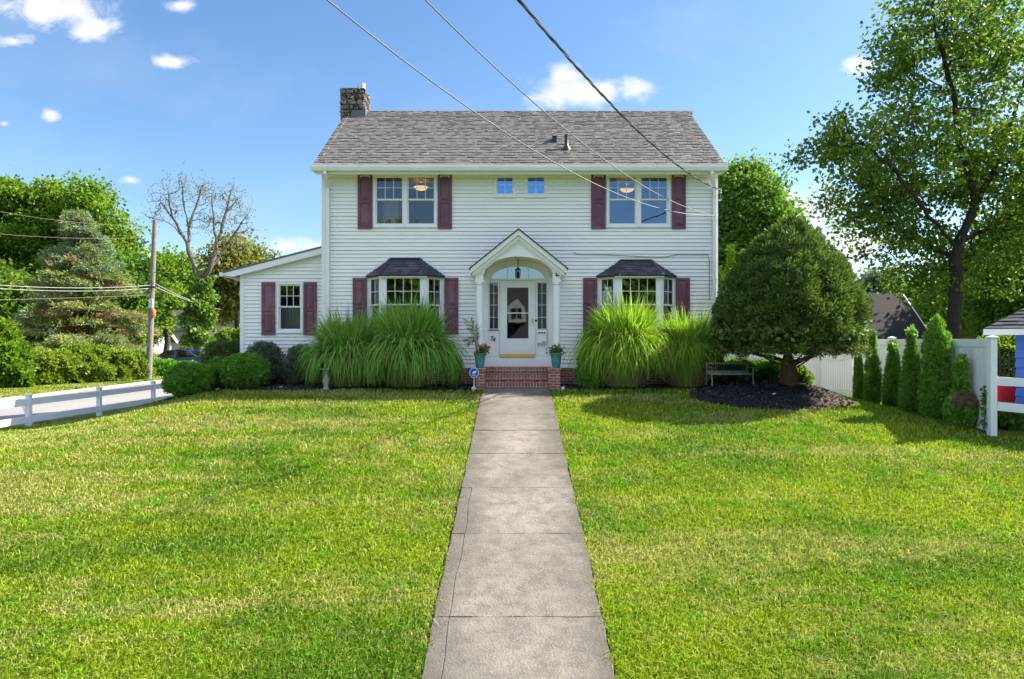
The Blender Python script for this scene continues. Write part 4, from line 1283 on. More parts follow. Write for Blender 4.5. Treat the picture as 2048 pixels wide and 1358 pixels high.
def tree(name, label, cat, base, limbs, lobes, nc, nl, L, W, leaf, bark, r_base, spread=.4, r_tip=.012, step=.5, group=None, flat=.65, droop=.15, shell=.42, rmin=0, extra=None, keep=None):
    root = thing(name, label, cat, base, group)
    sk = Skel(step)
    for l in limbs: sk.limb(l)
    T = lobe_points(lobes, nc, shell)
    if keep is not None: T = T[keep(T)]
    sk.grow(T)
    V, F = sk.mesh(r_tip, r_base, rmin=rmin)
    np_mesh('trunk', V, F, MAT[bark], root, smooth=True)
    K = len(T)
    n = rng.poisson(nl, K).clip(2)
    C = np.repeat(T, n, 0); m = len(C)
    off = rng.normal(size=(m, 3)) * np.array([1, 1, flat]) * np.repeat(rng.uniform(.6, 1.3, K) * spread, n)[:, None]
    P = C + off
    D = norm(norm(off) * .7 + rvec(m) * .9 + np.array([0, 0, -droop]))
    s = rng.uniform(.65, 1.3, m)
    V, F = leaf_mesh(P, D, L * s, W * s)
    np_mesh('crown', V, F, MAT[leaf], root)
    return root

# ------------------------------------------------------------ round clipped evergreen in front of the house
yx, yy_ = 6.72, 16.6; yz = gz1(yx, yy_) + .28
yew = thing('evergreen_tree', 'large dome shaped clipped dark evergreen tree on the mulch mound', 'tree', (yx, yy_, yz))
cb = PT(1570, 696, 16.6)[2]; ct = PT(1570, 438, 16.6)[2]
ccx = HX(1571, 16.6)
def yewp(t):
    t = np.asarray(t, float)
    up_ = np.interp(t, [0, .03, .10, .25, .35, .5, .63, .79, .9, .96, 1], [.80, .92, .98, 1.0, .965, .845, .70, .49, .30, .17, .03])
    return up_
V, F = shrub_leaves(np.array([ccx, yy_, cb]), (1.73, 1.72), ct - cb, yewp, 1350, 62, .175, .085, .032, seed=5, amp=.032, up=.45, jitter=.45, deep=1.9)
V[:, 0] += .16 * np.clip((V[:, 2] - cb) / (ct - cb), 0, 1) ** 1.5
parts = [(V, F)]
# foliage on the ragged underside
n = 230
a = rng.uniform(0, 6.28, n); rr = 1.8 * np.sqrt(rng.uniform(.12, 1, n))
P = np.stack([ccx + rr * np.cos(a), yy_ + rr * np.sin(a), cb + .02 + rng.normal(0, .08, n) - .05 * rng.random(n) * (rr > .9)], 1)
nn = norm(np.stack([np.cos(a) * .6, np.sin(a) * .6, -.2 + 0 * a], 1))
parts.append(clumps(P, nn, .12, 24, .08, .03, .3))
n = 4200
a = rng.uniform(0, 6.28, n); rr = 1.75 * np.sqrt(rng.random(n)); D = rvec(n)
P = np.stack([ccx + rr * np.cos(a), yy_ + rr * np.sin(a), cb + .22 + .25 * rng.random(n)], 1)
parts.append(leaf_mesh(P - D * .1, D, .15, .10))
V, F = merge(parts)
np_mesh('crown', V, F, MAT['leaf_yew'], yew)
sk = Skel(.16)
sk.limb([(yx, yy_, yz - .1), (yx + .01, yy_, yz + .35), (yx - .02, yy_, yz + .7), (yx - .03, yy_, cb + .3), (yx - .05, yy_, cb + 2.0)])
for i in range(15):
    a = 2 * math.pi * i / 15 + random.uniform(-.2, .2); e = random.uniform(1.3, 1.85); z0 = yz + random.uniform(.42, .85)
    sk.limb([(yx, yy_, z0), (yx + .35 * math.cos(a), yy_ + .35 * math.sin(a), z0 + .10), (ccx + .65 * e * math.cos(a), yy_ + .65 * e * math.sin(a), cb - random.uniform(.02, .16)), (ccx + e * math.cos(a), yy_ + e * math.sin(a), cb + .05)])
n = 150; a = rng.uniform(0, 6.28, n); rr = 1.9 * np.sqrt(rng.uniform(.15, 1, n))
sk.grow(np.stack([ccx + rr * np.cos(a), yy_ + rr * np.sin(a), cb + rng.uniform(-.12, .12, n)], 1), .02, .2)
V, F = sk.mesh(.008, .175, 7, flare=.5)
np_mesh('trunk', V, F, MAT['bark_red'], yew, smooth=True)
mb = MB()
for i in range(7):       # twisted ribs of the old stem
    a = 2 * math.pi * i / 7; q = random.uniform(.6, 1.0)
    mb.tube([(yx + .2 * math.cos(a), yy_ + .2 * math.sin(a), yz - .1), (yx + .135 * math.cos(a + .1), yy_ + .135 * math.sin(a + .1), yz + .14), (yx + .10 * math.cos(a + .3), yy_ + .10 * math.sin(a + .3), yz + .5 * q), (yx + .06 * math.cos(a + .5), yy_ + .06 * math.sin(a + .5), yz + .8 * q)], [.075, .05, .045, .03], 7)
mb.build('root_flare', MAT['bark_red'], yew, smooth=True)

# ------------------------------------------------------------ arborvitae row along the white fence
def arbp(t): return np.interp(t, [0, .06, .2, .4, .6, .75, .87, .95, 1], [.62, .92, 1.0, .86, .62, .40, .2, .07, .01])
def arbp2(t): return np.interp(t, [0, .06, .2, .34, .44, .55, .68, .8, .92, 1], [.6, .9, 1.0, .9, .78, .74, .80, .66, .36, .04])
def arbp3(t): return np.interp(t, [0, .08, .22, .36, .44, .5, .58, .66, .74, .84, .93, 1], [.7, .95, 1.0, .82, .5, .42, .46, .36, .33, .38, .22, .03])
rows = [(1717, 803, 681, 33, 19.2, arbp, 'slender dark arborvitae beside the dome tree, farthest of the fence row'),
        (1745, 814, 660, 46, 18.0, arbp, 'pointed conical arborvitae, second from the dome tree along the fence'),
        (1786, 828, 684, 54, 16.9, arbp, 'shorter broad arborvitae, third from the dome tree along the fence'),
        (1823, 838, 654, 58, 15.9, arbp, 'narrow topped arborvitae, fourth from the dome tree along the fence'),
        (1874, 850, 634, 78, 14.9, arbp2, 'tallest bulging arborvitae of the row along the white fence'),
        (1923, 858, 713, 70, 14.1, arbp3, 'smallest arborvitae with a dead brown patch and knobbly top')]
for i, (px, pb, pt, w, d, pr, lab) in enumerate(rows):
    x = HX(px, d); z0 = min(HZ(pb, d), gz1(x, d) + .03); z0 = gz1(x, d) - .02; h = HZ(pt, d) - z0; r_ = max(w / 2 - 9.5, 8) * d / FOC
    root = thing('arborvitae', lab, 'evergreen', (x, d, z0), 'arborvitae row along the white fence')
    V, F = shrub_leaves(np.array([x, d, z0 + .03]), (r_, r_), h, pr, 800, 22, min(.06, .30 * r_), .065, .02, seed=20 + i, amp=.13, up=.9, jitter=.35)
    np_mesh('foliage', V, F, MAT['leaf_arbor'], root)
    mb = MB(); mb.tube([(x, d, z0 - .1), (x, d, z0 + h * .8)], [.04, .01], 7); mb.build('trunk', MAT['bark_grey'], root)
    if pr is arbp3:
        K = 90
        t = rng.uniform(.30, .47, K); phi = rng.uniform(-2.7, -.4, K)
        p, nn = surf(np.array([x, d, z0 + .03]), (r_ * 1.02, r_ * 1.02), h, pr, phi, t, 20 + i, .10)
        V, F = clumps(p, nn, .05, 14, .07, .014, .3); np_mesh('dead_foliage', V, F, MAT['dead_twig'], root)
# columns behind the right corner of the house
for px, pt, w, d, lab in ((1462, 488, 46, 25, 'tall golden green columnar evergreen beside the right house corner'), (1486, 500, 34, 25.8, 'golden green column peeking over the dome tree'), (1439, 530, 26, 24.2, 'small golden green column half hidden by the house corner')):
    x = HX(px, d); z0 = 1.3; h = HZ(pt, d) - z0; r_ = w / 2 * d / FOC * 1.3
    shrub('columnar_evergreen', lab, 'evergreen', (x, d, z0), (r_, r_), h, 520, 20, .09, .10, .03, 'leaf_column', arbp, seed=int(px), amp=.08, group='golden columns behind the house corner', up=.9)

# ------------------------------------------------------------ shrubs round the house
def ground_shrub(px, pb, pt, w, d, lab, mat, K, n=22, rc=.07, L=.05, W=.025, name='boxwood', cat='shrub', prof=ballp, ry=None, amp=.06, grp=None, up=.35):
    x = HX(px, d); z0 = float(bed_z(x, d)) - .01; h = HZ(pt, d) - z0; r_ = w / 2 * d / FOC
    return shrub(name, lab, cat, (x, d, z0), (r_, ry or r_), h, K, n, rc, L, W, mat, prof, seed=int(px + pt), amp=amp, group=grp, up=up)
G1 = 'clipped boxwood balls left of the house'
ground_shrub(378, 787, 727, 90, 17.3, 'round clipped boxwood ball nearest the white rail fence', 'leaf_box', 620, grp=G1)
ground_shrub(490, 772, 708, 90, 17.7, 'largest round boxwood ball, in front of the wing corner', 'leaf_box', 650, grp=G1)
ground_shrub(430, 768, 730, 46, 17.9, 'small boxwood ball squeezed between the two big balls', 'leaf_box', 300, grp=G1)
ground_shrub(436, 745, 716, 52, 18.7, 'boxwood ball peeking from behind the small ball', 'leaf_box', 320, grp=G1)
def hedgep(t): return np.interp(t, [0, .1, .5, .8, .93, 1], [.85, .95, 1, .93, .7, .1])
ground_shrub(455, 745, 679, 88, 20.0, 'dark clipped hedge beside the wing wall', 'leaf_yew', 620, name='hedge', prof=hedgep, ry=.8)
ground_shrub(528, 752, 686, 84, 18.45, 'grey green loose shrub under the wing corner', 'leaf_greyish', 420, 24, .09, .055, .022, name='shrub', ry=.42, amp=.14)
ground_shrub(600, 765, 690, 56, 18.3, 'grey green shrub behind the ornamental grass at the wing', 'leaf_greyish', 300, 24, .09, .055, .022, name='shrub', ry=.4, amp=.14)
ground_shrub(906, 768, 710, 34, 17.9, 'small dark boxwood right of the big ornamental grass', 'leaf_box', 260)
def conep(t): return np.interp(t, [0, .08, .25, .5, .75, .92, 1], [.8, .95, 1, .84, .56, .28, .04])
ground_shrub(1192, 780, 640, 76, 17.75, 'dark conical evergreen shrub right of the brick steps', 'leaf_arbor', 800, 22, .075, .06, .02, name='conical_shrub', prof=conep, up=.7)
ground_shrub(1418, 775, 712, 70, 18.0, 'bright green rounded shrub beside the bench', 'leaf_arbor_gold', 420, 22, .08, .06, .025, name='shrub', amp=.12)
ground_shrub(1470, 768, 722, 90, 18.3, 'leafy green shrub behind the bench back', 'leaf_box', 420, 22, .09, .075, .035, name='shrub', ry=.5, amp=.1)
ground_shrub(1548, 772, 722, 74, 18.3, 'leafy shrub left of the dome tree trunk', 'leaf_box', 420, 22, .09, .085, .035, name='shrub', amp=.12)
ground_shrub(1508, 768, 724, 50, 18.7, 'dark shrub in the gap between the bench shrubs', 'leaf_yew', 260, 22, .09, .075, .03, name='shrub', amp=.12)
ground_shrub(1600, 775, 735, 38, 17.6, 'sparse upright shrub right of the dome tree trunk', 'leaf_arbor_gold', 60, 20, .09, .10, .03, name='shrub', amp=.3, up=.8)

# ------------------------------------------------------------ ornamental grasses
def ornamental(px, pb, pt, w, d, lab, mat, n, lit=1.0, seed=1, stiff=1.0):
    x0 = HX(px, d); z0 = float(bed_z(x0, d)) - .02; H = HZ(pt, d) - z0; Rr = w / 2 * d / FOC
    root = thing('ornamental_grass', lab, 'ornamental grass', (x0, d, z0), 'ornamental grass clumps under the bay windows')
    r = np.random.default_rng(seed)
    S = 9
    phi = r.uniform(0, 2 * np.pi, n); br = .34 * np.sqrt(r.random(n))
    tilt = 2.45 * r.random(n) ** .72
    th0 = np.radians(89 - 15 * tilt * stiff - 5 * r.random(n))
    L = H * (1.02 + .10 * r.normal(0, 1, n)) * (1.0 + .16 * tilt)
    bend = np.radians(np.clip(14 + 60 * tilt + 20 * r.normal(size=n), 4, 172))
    s = np.linspace(0, 1, S)
    ang = th0[:, None] - bend[:, None] * s[None] ** 1.7
    ds = L[:, None] / (S - 1)
    dx = np.cos(ang) * ds; dz_ = np.sin(ang) * ds
    rx = np.concatenate([np.zeros((n, 1)), np.cumsum(dx[:, :-1], 1)], 1); rz = np.concatenate([np.zeros((n, 1)), np.cumsum(dz_[:, :-1], 1)], 1)
    sc_ = Rr / np.percentile(rx[:, -1], 93); rx = rx * min(sc_, 1.25) if sc_ < 1.25 else rx * 1.25
    pa = phi + r.normal(0, .35, n)
    stray = r.random(n) < .05
    rx[stray] *= 1.12; rz[stray] *= 1.10
    wob = r.normal(0, .13, n)[:, None] * s[None] ** 2 * L[:, None]
    X = x0 + (br * np.cos(phi))[:, None] + rx * np.cos(pa)[:, None] - wob * np.sin(pa)[:, None]
    Y = (br * np.sin(phi))[:, None] + rx * np.sin(pa)[:, None] + wob * np.cos(pa)[:, None]
    Y = d + np.where(Y > 0, .38 * np.tanh(Y / .6), .62 * Y)
    Z = np.maximum(z0 + rz, z0 + .03 + .03 * r.random((n, S)))
    wd = (r.uniform(.011, .020, n)[:, None] * np.interp(s, [0, .3, .75, 1], [.8, 1, .8, .08])[None])
    sa = r.uniform(0, 2 * np.pi, n)
    sx, sy = np.cos(sa)[:, None] * wd, np.sin(sa)[:, None] * wd
    A = np.stack([X - sx, Y - sy, Z], 2); B = np.stack([X + sx, Y + sy, Z], 2)
    V = np.stack([A, B], 2).reshape(-1, 3)
    i = (np.arange(n) * S * 2)[:, None] + np.arange(S - 1)[None] * 2; i = i.ravel()
    F = np.stack([i, i + 1, i + 3, i + 2], 1)
    dry = np.repeat(r.random(n) < .07, S - 1).astype(int)
    np_mesh('blades', V, F, [MAT[mat], MAT['needle_dry']], root, mi=dry)
    # dry straw at the foot
    m = 420
    a = r.uniform(0, 6.28, m); q = .42 * np.sqrt(r.random(m))
    P = np.stack([x0 + q * np.cos(a), d + q * np.sin(a) * .8, np.full(m, z0)], 1)
    D = norm(np.stack([np.cos(a) * .5, np.sin(a) * .5, 1 + 0 * a], 1) + r.normal(0, .25, (m, 3)))
    V, F = leaf_mesh(P, D, r.uniform(.25, .8, m), .012); np_mesh('straw', V, F, MAT['needle_dry'], root)
ornamental(697, 782, 640, 150, 17.75, 'wide dark green fountain grass clump nearest the left downspout', 'reed_green', 3300, seed=1)
ornamental(817, 784, 620, 172, 17.5, 'biggest dark green fountain grass clump under the left bay window', 'reed_green', 3900, seed=2)
ornamental(1248, 784, 618, 146, 17.5, 'bright sunlit fountain grass clump under the right bay window', 'reed_lit', 3300, seed=3, stiff=.85)
ornamental(1374, 780, 642, 100, 17.75, 'smaller yellow green fountain grass clump beside the dome tree', 'reed_lit', 2700, seed=4, stiff=.75)

# ------------------------------------------------------------ trees on the right
def L3(*a): return [PT(*q) for q in a]
d = 27.0
b = PT(1908, 700, d); b = (b[0], b[1], 1.1)
limbs = [[b] + L3((1908, 640, d), (1912, 560, d), (1918, 480, d), (1950, 408, d)),
         L3((1950, 408, d), (1935, 340, d - .5), (1915, 270, d - 1), (1905, 180, d - 1.5), (1885, 90, d - 2)),
         L3((1950, 408, d), (1985, 345, d + .3), (2015, 270, d + .6), (2045, 180, d + 1), (2070, 60, d + 1.5)),
         L3((1915, 500, d), (1850, 420, d - 1.5), (1780, 330, d - 2.5), (1700, 270, d - 3)),
         L3((1918, 485, d), (1990, 450, d + 1.5), (2080, 400, d + 2)),
         L3((1912, 520, d), (1840, 480, d + 1.5), (1750, 430, d + 1.5), (1690, 420, d + 1)),
         L3((1905, 180, d - 1.5), (1870, 60, d - 2), (1850, -60, d - 2))]
def lobe(px, py, d, rx, ry, rz):
    x, y, z = PT(px, py, d); k = d / FOC
    return (x, y, z, rx * k, ry, rz * k)
lobes = [lobe(1890, 60, d - 1.5, 135, 2.8, 130), lobe(2010, 120, d, 120, 3, 150), lobe(1795, 200, d - 2, 60, 1.6, 45), lobe(1680, 285, d - 2.5, 85, 2.0, 62), lobe(1790, 300, d - 1, 130, 2.6, 90),
         lobe(1725, 400, d + .8, 90, 1.8, 55), lobe(1800, 450, d + 1, 115, 2.4, 80), lobe(1945, 330, d + .5, 150, 3, 120), lobe(2060, 380, d + 1, 110, 3, 150), lobe(1990, 520, d + 2, 130, 2.5, 70), lobe(1850, 560, d + 1.5, 90, 2, 45), lobe(1790, 130, d - 2, 45, 1.2, 50)]
tree('maple_tree', 'tall spreading dark green maple with forked trunk behind the white privacy fence', 'tree', b, limbs, lobes, 880, 46, .175, .13, 'leaf_maple', 'bark_dark', .235, spread=.29, r_tip=.012, step=.45, shell=.42, droop=.3)
# tree behind the right house corner
d = 38
b = (HX(1505, d), d, 1.0)
tree('bushy_tree', 'rounded green tree rising behind the right end of the house', 'tree', b, [[b, (b[0], d, 5), (b[0] - .3, d, 8)]],
     [lobe(1490, 400, d, 62, 2.4, 62), lobe(1530, 440, d, 48, 2.4, 70), lobe(1455, 450, d, 50, 2.4, 70), lobe(1500, 500, d, 80, 2.8, 70), lobe(1480, 350, d, 35, 1.5, 28)], 460, 90, .22, .16, 'leaf_mid', 'bark_grey', .25, spread=.40, step=.7)
def wood(name, lab, px, pb, d, lobes, leaf, nc, nl, L, W, bark='bark_grey', rb=.2, grp=None, spread=.55, cat='tree', z0=1.0, flat=.7):
    b = (HX(px, d), d, z0); zt = max(l[2] for l in lobes)
    tree(name, lab, cat, b, [[b, (b[0] + .2, d, z0 + (zt - z0) * .35), (b[0], d, z0 + (zt - z0) * .7)]], lobes, nc, nl, L, W, leaf, bark, rb, spread=spread, step=.9, group=grp, flat=flat, rmin=.012)
G2 = 'background trees on the right'
wood('leafy_tree', 'sunlit light green tree behind the maple trunk, left of the shed roof', 1960, 680, 42, [lobe(1960, 600, 42, 70, 2, 70), lobe(1900, 625, 42, 55, 2, 50), lobe(2000, 540, 43, 60, 2, 60)], 'leaf_bright', 260, 90, .3, .2, grp=G2)
wood('leafy_tree', 'dark green tree behind the shed roof at the right picture edge', 2060, 680, 34, [lobe(2060, 560, 34, 110, 2.5, 110), lobe(2030, 630, 33, 70, 2, 60), lobe(2120, 450, 35, 90, 2.5, 100)], 'leaf_maple', 360, 90, .26, .18, grp=G2)
wood('leafy_tree', 'hazy distant tree above the dark neighbour roof', 1762, 680, 85, [lobe(1765, 572, 85, 38, 2, 24), lobe(1740, 590, 85, 22, 2, 16), lobe(1800, 600, 85, 30, 2, 20)], 'leaf_hazy', 130, 60, .5, .35, grp=G2, spread=.8)
wood('leafy_tree', 'small yellow green tree between the white far house and the maple trunk', 1870, 680, 50, [lobe(1868, 640, 50, 42, 1.5, 30), lobe(1830, 600, 52, 30, 1.2, 25)], 'leaf_bright', 130, 80, .32, .22, grp=G2)

# ------------------------------------------------------------ trees and hedges across the street on the left
d = 52
r = random.Random(3)
LB = [lobe(20, 400, d, 50, 2.4, 36), lobe(75, 395, d, 40, 2, 32), lobe(125, 405, d + 1, 36, 2, 38), lobe(172, 395, d, 42, 2.2, 34), lobe(215, 430, d, 36, 2, 40), lobe(238, 480, d, 34, 2, 36), lobe(205, 505, d + 1, 50, 2.5, 50), lobe(248, 540, d, 32, 2, 40), lobe(100, 470, d + 1, 70, 3, 55), lobe(30, 470, d, 60, 2.6, 50), lobe(10, 545, d, 60, 2.6, 50), lobe(150, 560, d + 1, 80, 3, 60), lobe(-40, 430, d, 60, 2.6, 60), lobe(-70, 520, d, 70, 3, 80), lobe(70, 560, d + 1, 60, 2.6, 50), lobe(240, 600, d, 40, 2, 40)]
wood('broadleaf_tree', 'big bright green broadleaf tree behind the blue spruce', 120, 690, d, LB, 'leaf_bright', 900, 84, .26, .19, rb=.4, spread=.42)
G3 = 'background trees on the left'
wood('broadleaf_tree', 'mid green tree between the spruce and the utility pole', 262, 700, 46, [lobe(255, 590, 46, 52, 2.2, 75), lobe(266, 640, 46, 30, 1.6, 44)], 'leaf_mid', 240, 90, .28, .2, grp=G3, spread=.36)
wood('broadleaf_tree', 'round distant tree right behind the utility pole', 330, 700, 75, [lobe(330, 550, 75, 62, 3, 48), lobe(370, 590, 75, 60, 3, 60), lobe(300, 600, 75, 40, 3, 50)], 'leaf_bright', 300, 60, .42, .32, grp=G3, spread=.6)
wood('broadleaf_tree', 'green branches drooping beside the pole over the grey roof', 330, 700, 50, [lobe(332, 592, 50, 32, 1.5, 20), lobe(316, 640, 50, 12, 1, 34)], 'leaf_bright', 110, 60, .26, .18, grp=G3, spread=.32)
wood('broadleaf_tree', 'olive green loose tree between the ivy trunk and the wing roof', 470, 700, 62, [lobe(470, 540, 62, 45, 2.5, 60), lobe(510, 560, 62, 36, 2.5, 55), lobe(445, 590, 62, 35, 2.5, 50)], 'leaf_olive', 380, 60, .36, .24, grp=G3, spread=.7)
wood('broadleaf_tree', 'shaded dark green tree low behind the spruce skirt', 60, 700, 44, [lobe(40, 620, 44, 80, 2.5, 60), lobe(130, 650, 45, 70, 2, 40), lobe(-40, 600, 44, 70, 2.5, 70)], 'leaf_maple', 340, 80, .34, .26, grp=G3)
# blue spruce
d = 40; sx_, sy_ = HX(180, d), d; sz_ = 1.0; top = HZ(412, d)
root = thing('blue_spruce', 'tall blue green spruce with bare brown lower branches across the street', 'conifer', (sx_, sy_, sz_))
r = np.random.default_rng(9); mb = MB(); leaves = {'needle_blue': [], 'needle_green': [], 'needle_dry': []}
tx = HX(152, d)
def stem(z): 
    t = (z - sz_) / (top - sz_); return sx_ + (tx - sx_) * t ** 1.2, sy_
mb.tube([(*stem(z), z) for z in np.linspace(sz_ - .1, top - .1, 12)], list(np.linspace(.26, .025, 12)), 8)
z = sz_ + 1.5
while z < top - .15:
    t = (z - sz_) / (top - sz_)
    ln = 4.5 * (1 - t) ** .78 * min(1, .8 + t)
    nb = int(r.integers(6, 9))
    for k in range(nb):
        a = r.uniform(0, 6.28); l = ln * r.uniform(.65, 1.1); cx_, cy_ = stem(z)
        dr = -.10 - .28 * (1 - t); pts = []
        for q in np.linspace(0, 1, 6):
            pts.append((cx_ + l * q * math.cos(a), cy_ + l * q * math.sin(a), z + l * (.10 * t * q + dr * q * q * 1.0 + .20 * q ** 3)))
        mb.tube(pts, list(np.linspace(.045 * (1 - t) + .012, .006, 6)), 4, caps=False)
        pts = np.array(pts)
        m = max(3, int(l * (13 if t > .5 else 9)))
        dry = (t < .66) and r.random() < .42 * (1 - t)
        q0 = .12 if t > .55 else (.38 if t > .3 else .5)
        for s_ in range(m):
            q = r.uniform(q0, 1) ** .85; i = min(4, int(q * 5)); p = pts[i] + (pts[i + 1] - pts[i]) * (q * 5 - i)
            side = r.normal(0, .24 * l ** .5) ; p = p + np.array([-math.sin(a) * side, math.cos(a) * side, -.06 - abs(side) * .15 + r.normal(0, .05)])
            nb_ = 26
            dirs = norm(np.array([math.cos(a) * .8, math.sin(a) * .8, .12]) + r.normal(0, .55, (nb_, 3)))
            P = p + r.normal(0, .13, (nb_, 3)) * np.array([1, 1, .55])
            key = 'needle_dry' if dry and q < .9 else ('needle_blue' if r.random() < (.75 if t > .6 else .2) else 'needle_green')
            leaves[key].append((P, dirs))
    z += .34 + .12 * (1 - t)
mb.build('trunk', MAT['bark_red'], root, smooth=True)
for key, nm in (('needle_blue', 'blue_needles'), ('needle_green', 'green_needles'), ('needle_dry', 'dry_twigs')):
    P = np.concatenate([a for a, _ in leaves[key]]); D = np.concatenate([q for _, q in leaves[key]])
    V, F = leaf_mesh(P, D, r.uniform(.16, .32, len(P)), .05); np_mesh(nm, V, F, MAT[key], root)
# ivy clad half-bare tree
d = 48
b = (HX(395, d), d, 1.0)
root = thing('ivy_tree', 'nearly bare spreading tree with ivy covered trunk beyond the blue car', 'tree', b)
sk = Skel(.45)
for l in ([b] + L3((395, 640, d), (400, 600, d), (398, 560, d)),
          L3((398, 570, d), (385, 520, d), (368, 475, d), (345, 435, d), (322, 405, d), (306, 385, d)),
          L3((380, 500, d), (378, 455, d + .5), (368, 410, d + .5), (366, 370, d), (360, 348, d)),
          L3((378, 455, d + .5), (392, 415, d + .8), (402, 380, d + .8), (410, 362, d)),
          L3((402, 590, d), (422, 530, d - .5), (438, 475, d), (452, 425, d), (462, 385, d), (468, 362, d)),
          L3((430, 500, d - .2), (428, 450, d - .8), (424, 405, d - 1), (430, 375, d - 1)),
          L3((415, 545, d), (448, 500, d + .5), (478, 455, d + .5), (498, 425, d), (506, 400, d)),
          L3((468, 470, d + .5), (492, 462, d + .5), (506, 450, d)),
          L3((368, 475, d), (350, 455, d - .8), (326, 440, d - 1), (304, 436, d - 1)),
          L3((345, 435, d), (338, 400, d - .6), (334, 372, d - .6)),
          L3((452, 425, d), (470, 405, d - .6), (486, 388, d - .6))): sk.limb(l)
T = lobe_points([lobe(335, 400, d, 42, 2.2, 40), lobe(370, 375, d, 40, 2.2, 34), lobe(410, 385, d, 34, 2.2, 30), lobe(445, 390, d, 45, 2.2, 34), lobe(480, 415, d, 32, 2, 42), lobe(312, 430, d, 26, 1.5, 24), lobe(420, 440, d, 80, 2.2, 40), lobe(470, 470, d, 46, 2, 44)], 850, .75)
sk.grow(T, .05, .3)
V, F = sk.mesh(.012, .25, 5); np_mesh('trunk', V, F, MAT['bark_pale'], root, smooth=True)
n = 2; C = np.repeat(T, n, 0) + rng.normal(0, .22, (len(T) * n, 3)); V, F = leaf_mesh(C, rvec(len(C)), .13, .07); np_mesh('crown', V, F, MAT['leaf_olive'], root)
ax = L3((395, 690, d), (397, 640, d), (402, 590, d), (410, 550, d)); parts = []
for (p, q, w, m) in ((0, 1, .8, 1500), (1, 2, .85, 1700), (2, 3, .55, 700)):
    u = rng.random((m, 1)); A = np.array(ax[p]); B = np.array(ax[q]); a = rng.uniform(0, 6.28, m)
    rad = (w * (.45 + .6 * rng.random(m)) * (1 + .35 * np.sin(u[:, 0] * 7 + 2 * a)))[:, None]
    O = np.stack([np.cos(a), np.sin(a), 0 * a], 1); P = A + (B - A) * u + O * rad
    parts.append(leaf_mesh(P, norm(O + rvec(m) * .8 + np.array([0, 0, -.4])), rng.uniform(.16, .3, m), .2))
V, F = merge(parts); np_mesh('ivy', V, F, MAT['ivy'], root)
# roadside hedges and bushes
def lobe_bush(name, lab, d, lobes, mat, K, n, rc, L, W, grp=None, cat='hedge'):
    z0 = gz1(HX(lobes[0][0], d), d)
    root = thing(name, lab, cat, (HX(lobes[0][0], d), d, z0), grp); parts = []
    for (px, pt, w, dd) in lobes:
        x = HX(px, dd); zb = gz1(x, dd) - .05; h = HZ(pt, dd) - zb; R_ = w / 2 * dd / FOC
        parts.append(shrub_leaves(np.array([x, dd, zb]), (R_, min(R_, 1.2)), h, hedgep, K, n, rc, L, W, seed=int(px + 900), amp=.18))
    V, F = merge(parts); np_mesh('foliage', V, F, MAT[mat], root)
    mb = MB()
    for (px, pt, w, dd) in lobes:
        x = HX(px, dd); zb = gz1(x, dd)
        for k in (-.3, 0, .3): mb.tube([(x + k, dd, zb - .1), (x + k * 1.6, dd - .1, zb + .8)], [.03, .012], 5)
    mb.build('stem', MAT['bark_dark'], root)
G4 = 'bushes lining the far side of the street'
lobe_bush('bush', 'bright large leaved bush at the left picture edge', 31, [(-10, 640, 90, 30.5), (22, 690, 60, 30)], 'leaf_bright', 330, 22, .2, .24, .15, G4, 'bush')
lobe_bush('hedge', 'sunlit green hedge left of the spruce trunk', 32.5, [(75, 700, 100, 32), (120, 704, 70, 32.6)], 'leaf_hedge', 330, 22, .17, .17, .10, G4)
lobe_bush('hedge', 'taller middle hedge under the spruce', 34, [(165, 690, 90, 33.6)], 'leaf_hedge', 480, 22, .17, .16, .10, G4)
lobe_bush('hedge', 'green hedge between the spruce and the utility pole', 35, [(225, 702, 80, 35), (268, 706, 56, 36)], 'leaf_hedge', 330, 22, .17, .16, .10, G4)
lobe_bush('hedge', 'low dark hedge in front of the blue car', 40, [(325, 722, 46, 39.5), (365, 726, 60, 40)], 'leaf_box', 300, 22, .15, .14, .08, G4)
lobe_bush('bush', 'small rounded yellow green bush in front of the white far house', 52, [(371, 692, 26, 52)], 'leaf_olive', 160, 20, .15, .14, .09, G4, 'bush')
lobe_bush('bush', 'olive bush below the brick chimney, left of the wing', 55, [(458, 660, 60, 55), (490, 656, 50, 55)], 'leaf_hedge', 330, 22, .22, .22, .13, G4, 'bush')
lobe_bush('bush', 'green bushes under the white picket house behind the hedge', 46, [(205, 680, 50, 46)], 'leaf_hedge', 260, 20, .2, .22, .13, G4, 'bush')
shrub('background_shrub', 'dark leafy shrub behind the iron pickets beside the blue shed', 'shrub', (HX(2018, 20.5), 20.5, 1.1), (1.2, .6), 2.0, 420, 20, .16, .13, .08, 'leaf_maple', hedgep, seed=91, amp=.2)
# little plants on the right
x, y = 9.33, 13.52
root = thing('vine', 'thin green vine climbing the white fence panel beside the end post', 'vine', (x, y, gz1(x, y)))
n = 130; u = rng.random(n); P = np.stack([x + rng.normal(0, .035, n) * (1.3 - u), y - .03 + rng.normal(0, .02, n), gz1(x, y) + .1 + .85 * u], 1)
V, F = leaf_mesh(P, rvec(n), .07, .05); np_mesh('foliage', V, F, MAT['leaf_mid'], root)
mb = MB(); mb.tube([(x, y - .02, gz1(x, y) - .05), (x + .02, y - .03, gz1(x, y) + .5), (x, y - .03, gz1(x, y) + .95)], .008, 5); mb.build('stem', MAT['bark_grey'], root)
x, y = HX(2016, 14.0), 14.0
shrub('ground_plant', 'leafy green plant under the rails beside the blue shed', 'plant', (x, y, gz1(x, y)), (.3, .25), .42, 60, 18, .08, .11, .06, 'leaf_mid', amp=.25, seed=77)
CLOUD_V=5.0; SUN_E=4.6; EXPO=1.72
